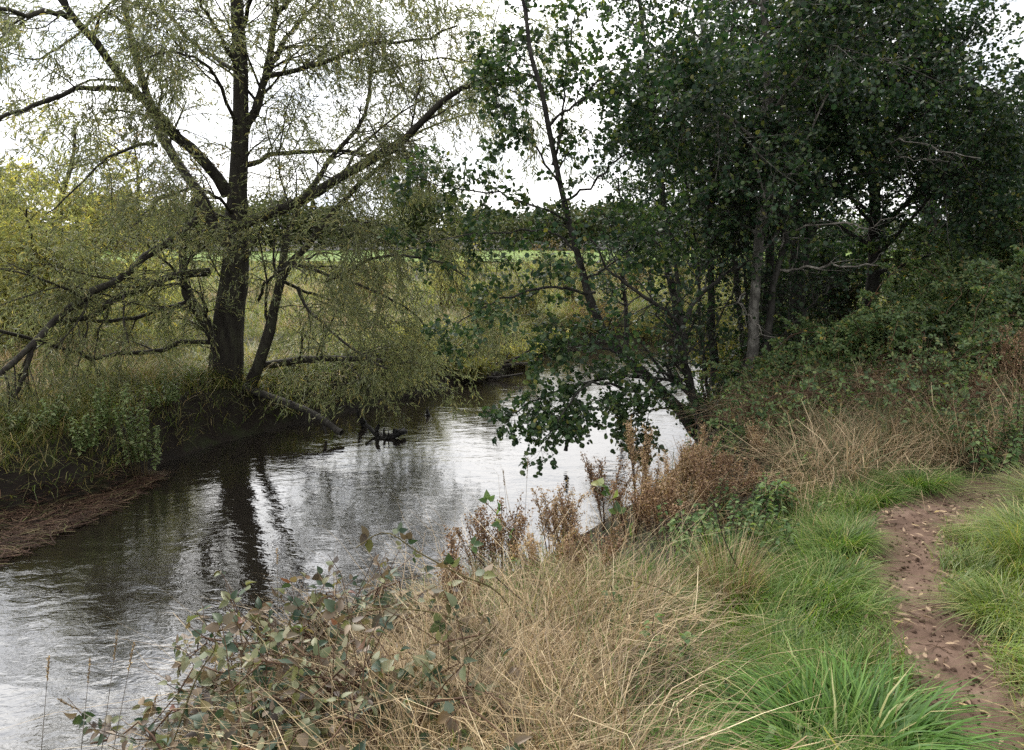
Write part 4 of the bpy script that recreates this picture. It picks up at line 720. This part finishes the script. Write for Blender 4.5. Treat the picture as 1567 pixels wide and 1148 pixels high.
# straw tangle and undergrowth on the right bank
P, _, _ = scatter(95000, .6, 7.0, 4.6, 9.5, lambda x, y, z, dl, dr, left, pd: np.where(left, 0, sstep(dr, .5, 1) * sstep(pd, .35, .6) * (.18 + .82 * (vn(x, y, .45, 12) > .52)) * (.12 + .88 * sstep(x - .22 * (y - 5), 1.6, 2.3)) * (1.2 - .6 * sstep(y, 6.5, 8)))); M = len(P); g = Geo()
g.add(*blades(P, U(.15, .85, M) * (.55 + .7 * vn(P[:, 0], P[:, 1], .6, 4)) * (.85 + .4 * sstep(P[:, 0], 3.5, 5)), vn(P[:, 0], P[:, 1], .5, 2) * 9 + U(-1.4, 1.4, M), U(.1, 1.1, M), U(.003, .009, M), 6, U(0, 1.3, M), .06)); tag(g.build('straw_tangle', M_straw), 'collapsed straw tangled through the brambles on the right bank', 'grass', kind='stuff')
# foreground tussock and neighbours
def tussock(px, py, Y, rad, h, label, mat, n=1500, w=.007, droop=(.3, 1.1)):
    b = at(px, py, Y); gz = float(terrain(b[None, 0], b[None, 1])[0]); a = U(0, 6.283, n); r = rad * .45 * np.sqrt(U(0, 1, n)); p = np.stack([b[0] + r * np.cos(a), Y + r * np.sin(a), np.full(n, gz)], -1); p[:, 2] = terrain(p[:, 0], p[:, 1])
    o = Geo(); q = p - np.array([b[0], Y, gz]); o.add(*blades(q, U(.5, 1.1, n) * h, a + U(-.9, .9, n), U(.1, .6, n), U(.6, 1.2, n) * w, 8, U(*droop, n), .008)); ob = o.build('grass_tussock', mat); ob.location = (b[0], Y, gz)
    tag(ob, label, 'grass tussock', 'grass tussocks by the path')
tussock(1295, 1150, 2.2, .42, .38, 'broad-bladed lush tussock at the bottom beside the path', M_tuss, 1250, .0125, (.4, 1.3))
tussock(1590, 850, 3.75, .34, .30, 'pale drooping tussock right of the path bend', M_ygrass, 1700, .006)
tussock(1640, 760, 4.3, .40, .40, 'pale tussock cut by the right edge above the path', M_ygrass, 1500, .006)
tussock(1265, 905, 3.5, .30, .24, 'neat green tussock on the left verge halfway along', M_ggrass, 1300, .005)
tussock(1285, 830, 3.95, .28, .22, 'green tussock on the left verge near the path bend', M_ggrass, 1100, .005)
tussock(1400, 740, 4.9, .34, .24, 'rounded green tussock just beyond the path bend', M_ggrass, 1300, .006)
tussock(1330, 760, 4.75, .30, .22, 'green tussock at the foot of the straw bank', M_ggrass, 1100, .006)
tussock(1215, 985, 3.05, .28, .22, 'grass tussock on the left verge with yellow tips', M_ygrass, 1100, .005)
tussock(1115, 905, 3.65, .22, .42, 'pale straw tuft standing up at the edge of the green grass', M_dgrass, 500, .004, (.0, .35))
tussock(1540, 930, 3.1, .30, .24, 'yellow-green tussock at the right of the path middle', M_ygrass, 1100, .005)

# meadow beyond the river
def meadow(n, x0, x1, y0, y1, h0, h1, wd):
    P, _, _ = scatter(n, x0, x1, y0, y1, lambda x, y, z, dl, dr, left, pd: np.where(left, sstep(dl, .35, .8) * (.4 + .8 * vn(x, y, 1.2, 3)) * (z > -1.2), 0)); M = len(P); cl = vn(P[:, 0], P[:, 1], 1.8, 8)
    return blades(P, U(h0, h1, M) * (.5 + cl), U(0, 6.3, M), U(.1, .6, M), U(.7, 1.3, M) * wd, 5, U(.1, .8, M), .03)
g = Geo(); g.add(*meadow(110000, -12, 1, 6, 18, .12, .38, .008)); g.add(*meadow(80000, -22, 14, 18, 34, .2, .6, .016)); g.add(*meadow(60000, -45, 35, 34, 52, .2, .5, .035)); tag(g.build('meadow_grass', M_mgrass), 'rough meadow grass, green and straw, behind the far bank', 'grass', kind='stuff')
P, _, _ = scatter(70000, -14, 6, 6, 30, lambda x, y, z, dl, dr, left, pd: np.where(left, sstep(dl, .6, 1.2) * (vn(x, y, 1.4, 13) > .62) * .8, 0)); M = len(P); g = Geo()
g.add(*blades(P, U(.25, .65, M), U(0, 6.3, M), U(.1, .6, M), U(.008, .016, M), 5, U(.1, .8, M), .03)); tag(g.build('dry_meadow_grass', M_dgrass), 'straw-coloured tufts standing in the rough meadow', 'grass', kind='stuff')
# dry grass and roots spilling over the far bank lip
P, _, _ = scatter(90000, -10, 3, 6, 24, lambda x, y, z, dl, dr, left, pd: np.where(left, (z > -1.5) * (1 - sstep(dl, 1.2, 2.6)) * (.35 + .65 * vn(x, y, .6, 2)), 0)); M = len(P); g = Geo()
g.add(*blades(P, U(.15, .42, M), U(0, 6.3, M), U(.2, .8, M), U(.006, .012, M), 5, U(.3, 1.3, M), .04)); P2, _, _ = scatter(90000, -6, 14, 12.5, 30, lambda x, y, z, dl, dr, left, pd: np.where(left, (z > -1.5) * (1 - sstep(dl, 1.0, 3.0)) * .8, 0)); M = len(P2)
g.add(*blades(P2, U(.25, .75, M), U(0, 6.3, M), U(.2, .9, M), U(.010, .020, M), 5, U(.3, 1.2, M), .04)); tag(g.build('bank_grass', M_mgrass), 'matted grass hanging over the dark lip of the far bank', 'grass', kind='stuff')
# sodden reeds washed up on the low shelf at the left
def roots():
    n = 9000; x = U(-10, 4, n); y = U(7, 22, n); z, ins, dl, dr, left, pd = terrain(x, y, True); k = left & ~ins & (z > -1.25) & (z < -.72) & (dl < 2.4); x, y, z = x[k][:1500], y[k][:1500], z[k][:1500]; M = len(x); K = 6; t = np.linspace(0, 1, K)
    P = np.stack([x, y, z + .03], -1)[:, None] + np.zeros((M, K, 3)); d = np.stack([U(.0, .6, M), U(-.9, -.2, M), U(-.2, .5, M)], -1); L = U(.15, .6, M)[:, None, None]
    P = P + d[:, None] * L * t[None, :, None] * .7; P[..., 2] -= L[..., 0] * 1.1 * t ** 2; P += .02 * rng.standard_normal(P.shape); P[..., 2] = np.maximum(P[..., 2], ZW - .05)
    g = Geo(); g.add(*tubes(P, np.linspace(1, .4, K)[None] * U(.002, .010, M)[:, None], 4)); tag(g.build('bank_roots', M_wtwig), 'roots and dead stems hanging down the undercut far bank', 'roots', kind='stuff')
roots()
def reeds():
    n = 30000; x = U(-9, -1.5, n); y = U(5.2, 10, n); z, ins, dl, dr, left, pd = terrain(x, y, True); k = left & (z < -1.36) & (dl < 1.6) & (~ins | (dl < .35)); p = np.stack([x, y, np.maximum(z, ZW) + .006], -1)[k]; M = len(p)
    K = 5; a = R(32) + .7 * rng.standard_normal(M); d = np.stack([np.cos(a), np.sin(a), .05 * rng.standard_normal(M)], -1); L = U(.1, .5, M); t = np.linspace(-.5, .5, K)
    P = p[:, None] + d[:, None] * (L[:, None] * t)[..., None] + .012 * rng.standard_normal((M, K, 3)); P[..., 2] = np.maximum(P[..., 2], ZW + .004) + U(0, .05, M)[:, None]
    s = np.stack([-np.sin(a), np.cos(a), np.zeros(M)], -1)[:, None] * (U(.0015, .006, M))[:, None, None]; V = np.stack([P - s, P + s], 2); i = np.arange(M * K * 2).reshape(M, K, 2)
    g = Geo(); g.add(V, np.stack([i[:, :-1, 0], i[:, :-1, 1], i[:, 1:, 1], i[:, 1:, 0]], -1)); tag(g.build('reed_litter', M_reed), 'sodden red-brown reeds washed up on the low shelf at the left', 'reeds', kind='stuff')
reeds()
P, _, _ = scatter(9000, -9, -3, 6.5, 10.5, lambda x, y, z, dl, dr, left, pd: np.where(left & (z < -1.2) & (dl > .9), .5, 0)); M = len(P); g = Geo()
g.add(*blades(P, U(.3, .7, M), R(15) + U(-.6, .6, M), U(.8, 1.2, M), U(.005, .011, M), 6, U(.3, .9, M), .03)); tag(g.build('flattened_reeds', M_mgrass), 'flattened olive reeds at the back of the low shelf', 'reeds', kind='stuff')

# driftwood, log, snags, stone
def wood(name, label, cat, parts, Y0, mat, group=None, twigs=0):
    P0 = limb(parts[0][0], Y0, 1, 1)[0]; root = thing(name, P0[0], label, cat, group); 
    for k, (pts, a, b) in enumerate(parts):
        P, r = limb(pts, Y0, a, b, 14); g = Geo(); g.add(*tubes(P + .3 * a * rng.standard_normal(P.shape) * .35, r, 9, .10))
        if twigs: S, SR = grow(P[None], r[None], twigs, .1, 1, .1, .35, .8, .1, .02, 5, .6, .3, .3); g.add(*tubes(S, SR, 4))
        g.build('trunk' if k == 0 else 'branch', mat, root, True)
wood('fallen_log', 'grey fallen log sloping from the willow foot down into the river', 'log', [([(322, 583, .1), (383, 598, -.3), (453, 622, -.7), (490, 640, -1), (522, 663, -1.3)], .068, .045), ([(492, 640, -1), (497, 655, -1.05), (499, 664, -1.1)], .03, .02)], 13.0, M_log, 'driftwood in the river', 4)
wood('driftwood_snag', 'black driftwood snag with knobbly roots standing in midstream', 'driftwood', [([(560, 650, .2), (575, 664, .1), (592, 668), (612, 663, 0), (618, 660, .1)], .03, .05), ([(577, 672), (590, 672), (605, 668)], .09, .05), ([(576, 668), (577, 657), (579, 652)], .035, .03), ([(606, 665), (604, 660), (612, 661)], .05, .03), ([(588, 665), (587, 656)], .025, .01)], 11.9, M_wet, 'driftwood in the river', 2)
wood('driftwood_snag', 'small black pointed stump in the river right of the snag', 'driftwood', [([(655, 642), (654, 635), (653, 626)], .08, .015), ([(657, 640), (662, 638)], .03, .01)], 13.4, M_wet, 'driftwood in the river')
wood('driftwood_snag', 'upright black root stub between the log tip and the snag', 'driftwood', [([(560, 662), (556, 650), (552, 640)], .07, .05), ([(555, 650), (549, 637), (546, 625)], .03, .015)], 12.6, M_wet, 'driftwood in the river', 4)
wood('driftwood_snag', 'thin black root hanging into the water under the low alder bough', 'driftwood', [([(866, 690), (868, 672), (867, 656)], .03, .02), ([(868, 668), (876, 664), (878, 658)], .012, .008)], 10.6, M_wet, 'driftwood in the river')
wood('driftwood_pile', 'tangle of grey branches washed against the far bank at the river bend', 'driftwood', [([(735, 572, 0), (770, 560, .1), (815, 556, .2)], .05, .03), ([(740, 565, .3), (790, 548, .2), (812, 535, 0)], .045, .02), ([(755, 575, -.2), (780, 540, .3)], .03, .015), ([(720, 580, -.3), (760, 578, -.5), (800, 572, -.6)], .04, .02)], 17.2, M_log, 'driftwood in the river', 16)
def stone(px, py, Y, r, label):
    n, m = 9, 14; th = np.linspace(0.05, math.pi - .05, n)[:, None]; ph = np.arange(m + 1)[None] * 2 * math.pi / m; c = at(px, py, Y)
    V = np.stack([np.sin(th) * np.cos(ph), np.sin(th) * np.sin(ph), .65 * np.cos(th) * np.ones_like(ph)], -1); V = V * (1 + .25 * (vn(V[..., 0] + V[..., 2], V[..., 1], .5) - .5))[..., None] * r
    g = Geo(); g.add(V, grid_quads(n, m + 1)); o = g.build('stone', M_stone, smooth=True); o.location = c; tag(o, label, 'stone')
stone(975, 690, 11.0, .11, 'dark wet stone at the water edge behind the dock heads')

# fallen leaves on the path
def litter():
    def leafset(n, y0, y1):
        y = U(y0, y1, n); s = np.where(rng.random(n) < .6, U(-.30, .30, n), rng.choice([-1, 1], n) * U(.13, .30, n)); i = np.searchsorted(PATHC[:, 1], y).clip(0, len(PATHC) - 1); x = np.interp(y, PATHC[:, 1], PATHC[:, 0]) + s; return np.stack([x, y, terrain(x, y) + .033], -1)
    p = leafset(620, 1.7, 4.7); M = len(p); a = U(0, 6.28, M); d = np.stack([np.cos(a), np.sin(a), U(-.06, .06, M)], -1); L = .014 + .050 * U(0, 1, M) ** 1.5; g = Geo(); g.add(*leaves(p, d, np.array([0, 0, 1.0]) + .2 * rng.standard_normal((M, 3)), L, L * U(.18, .34, M), LANCE, U(-.8, .8, M)))
    tag(g.build('leaf_litter', M_litter), 'small dry leaf scraps strewn over the dirt path', 'leaf litter', kind='stuff')
    pr = []
    for k in range(4):
        g = Geo(); L = (.075, .060, .085, .05)[k]; g.add(*leaves(np.zeros((1, 3)), np.array([[1.0, 0, 0]]), np.array([[0, .15, 1.0]]), L, L * (.17, .22, .14, .26)[k], CURLED, (.5, -.4, .3, .6)[k])); pr.append(g.build('fallen_leaf', M_litter))
    P = leafset(64, 1.75, 4.5)
    for k, q in enumerate(P):
        o = pr[k] if k < 4 else pr[k % 4].copy()
        if k >= 4: COL.objects.link(o)
        o.location = q; o.rotation_euler = (U(-.12, .12), U(-.1, .1), U(0, 6.28)); tag(o, 'narrow dry tan leaf lying on the red dirt path', 'leaf', 'fallen leaves on the dirt path')
litter()
def crumbs():
    n = 1100; y = U(1.6, 4.8, n); s_ = U(-.30, .30, n); x = np.interp(y, PATHC[:, 1], PATHC[:, 0]) + s_; z = terrain(x, y) + .016; r = .003 + .010 * U(0, 1, n) ** 3; d = rand_dir(n); c = np.stack([x, y, z], -1)
    P = c[:, None] + d[:, None] * (r[:, None] * np.array([-1, -.55, .35, 1.0])[None])[..., None]; g = Geo(); g.add(*tubes(P, r[:, None] * np.array([.25, .95, .85, .2])[None], 6, .12)); tag(g.build('soil_crumbs', M_path, smooth=True), 'soil crumbs and grit lying on the dirt path', 'soil', kind='stuff')
    n = 90; y = U(1.7, 4.6, n); x = np.interp(y, PATHC[:, 1], PATHC[:, 0]) + U(-.3, .3, n); a = U(0, 6.28, n); L = U(.03, .14, n); t = np.linspace(-.5, .5, 5)
    P = np.stack([x, y, terrain(x, y) + .024], -1)[:, None] + np.stack([np.cos(a), np.sin(a), 0 * a], -1)[:, None] * (L[:, None] * t)[..., None] + .003 * rng.standard_normal((n, 5, 3)); g = Geo(); g.add(*tubes(P, U(.0008, .0022, n)[:, None] * np.ones((n, 5)), 4)); tag(g.build('twig_litter', M_cane), 'broken twigs trodden into the dirt path', 'twigs', kind='stuff')
crumbs()
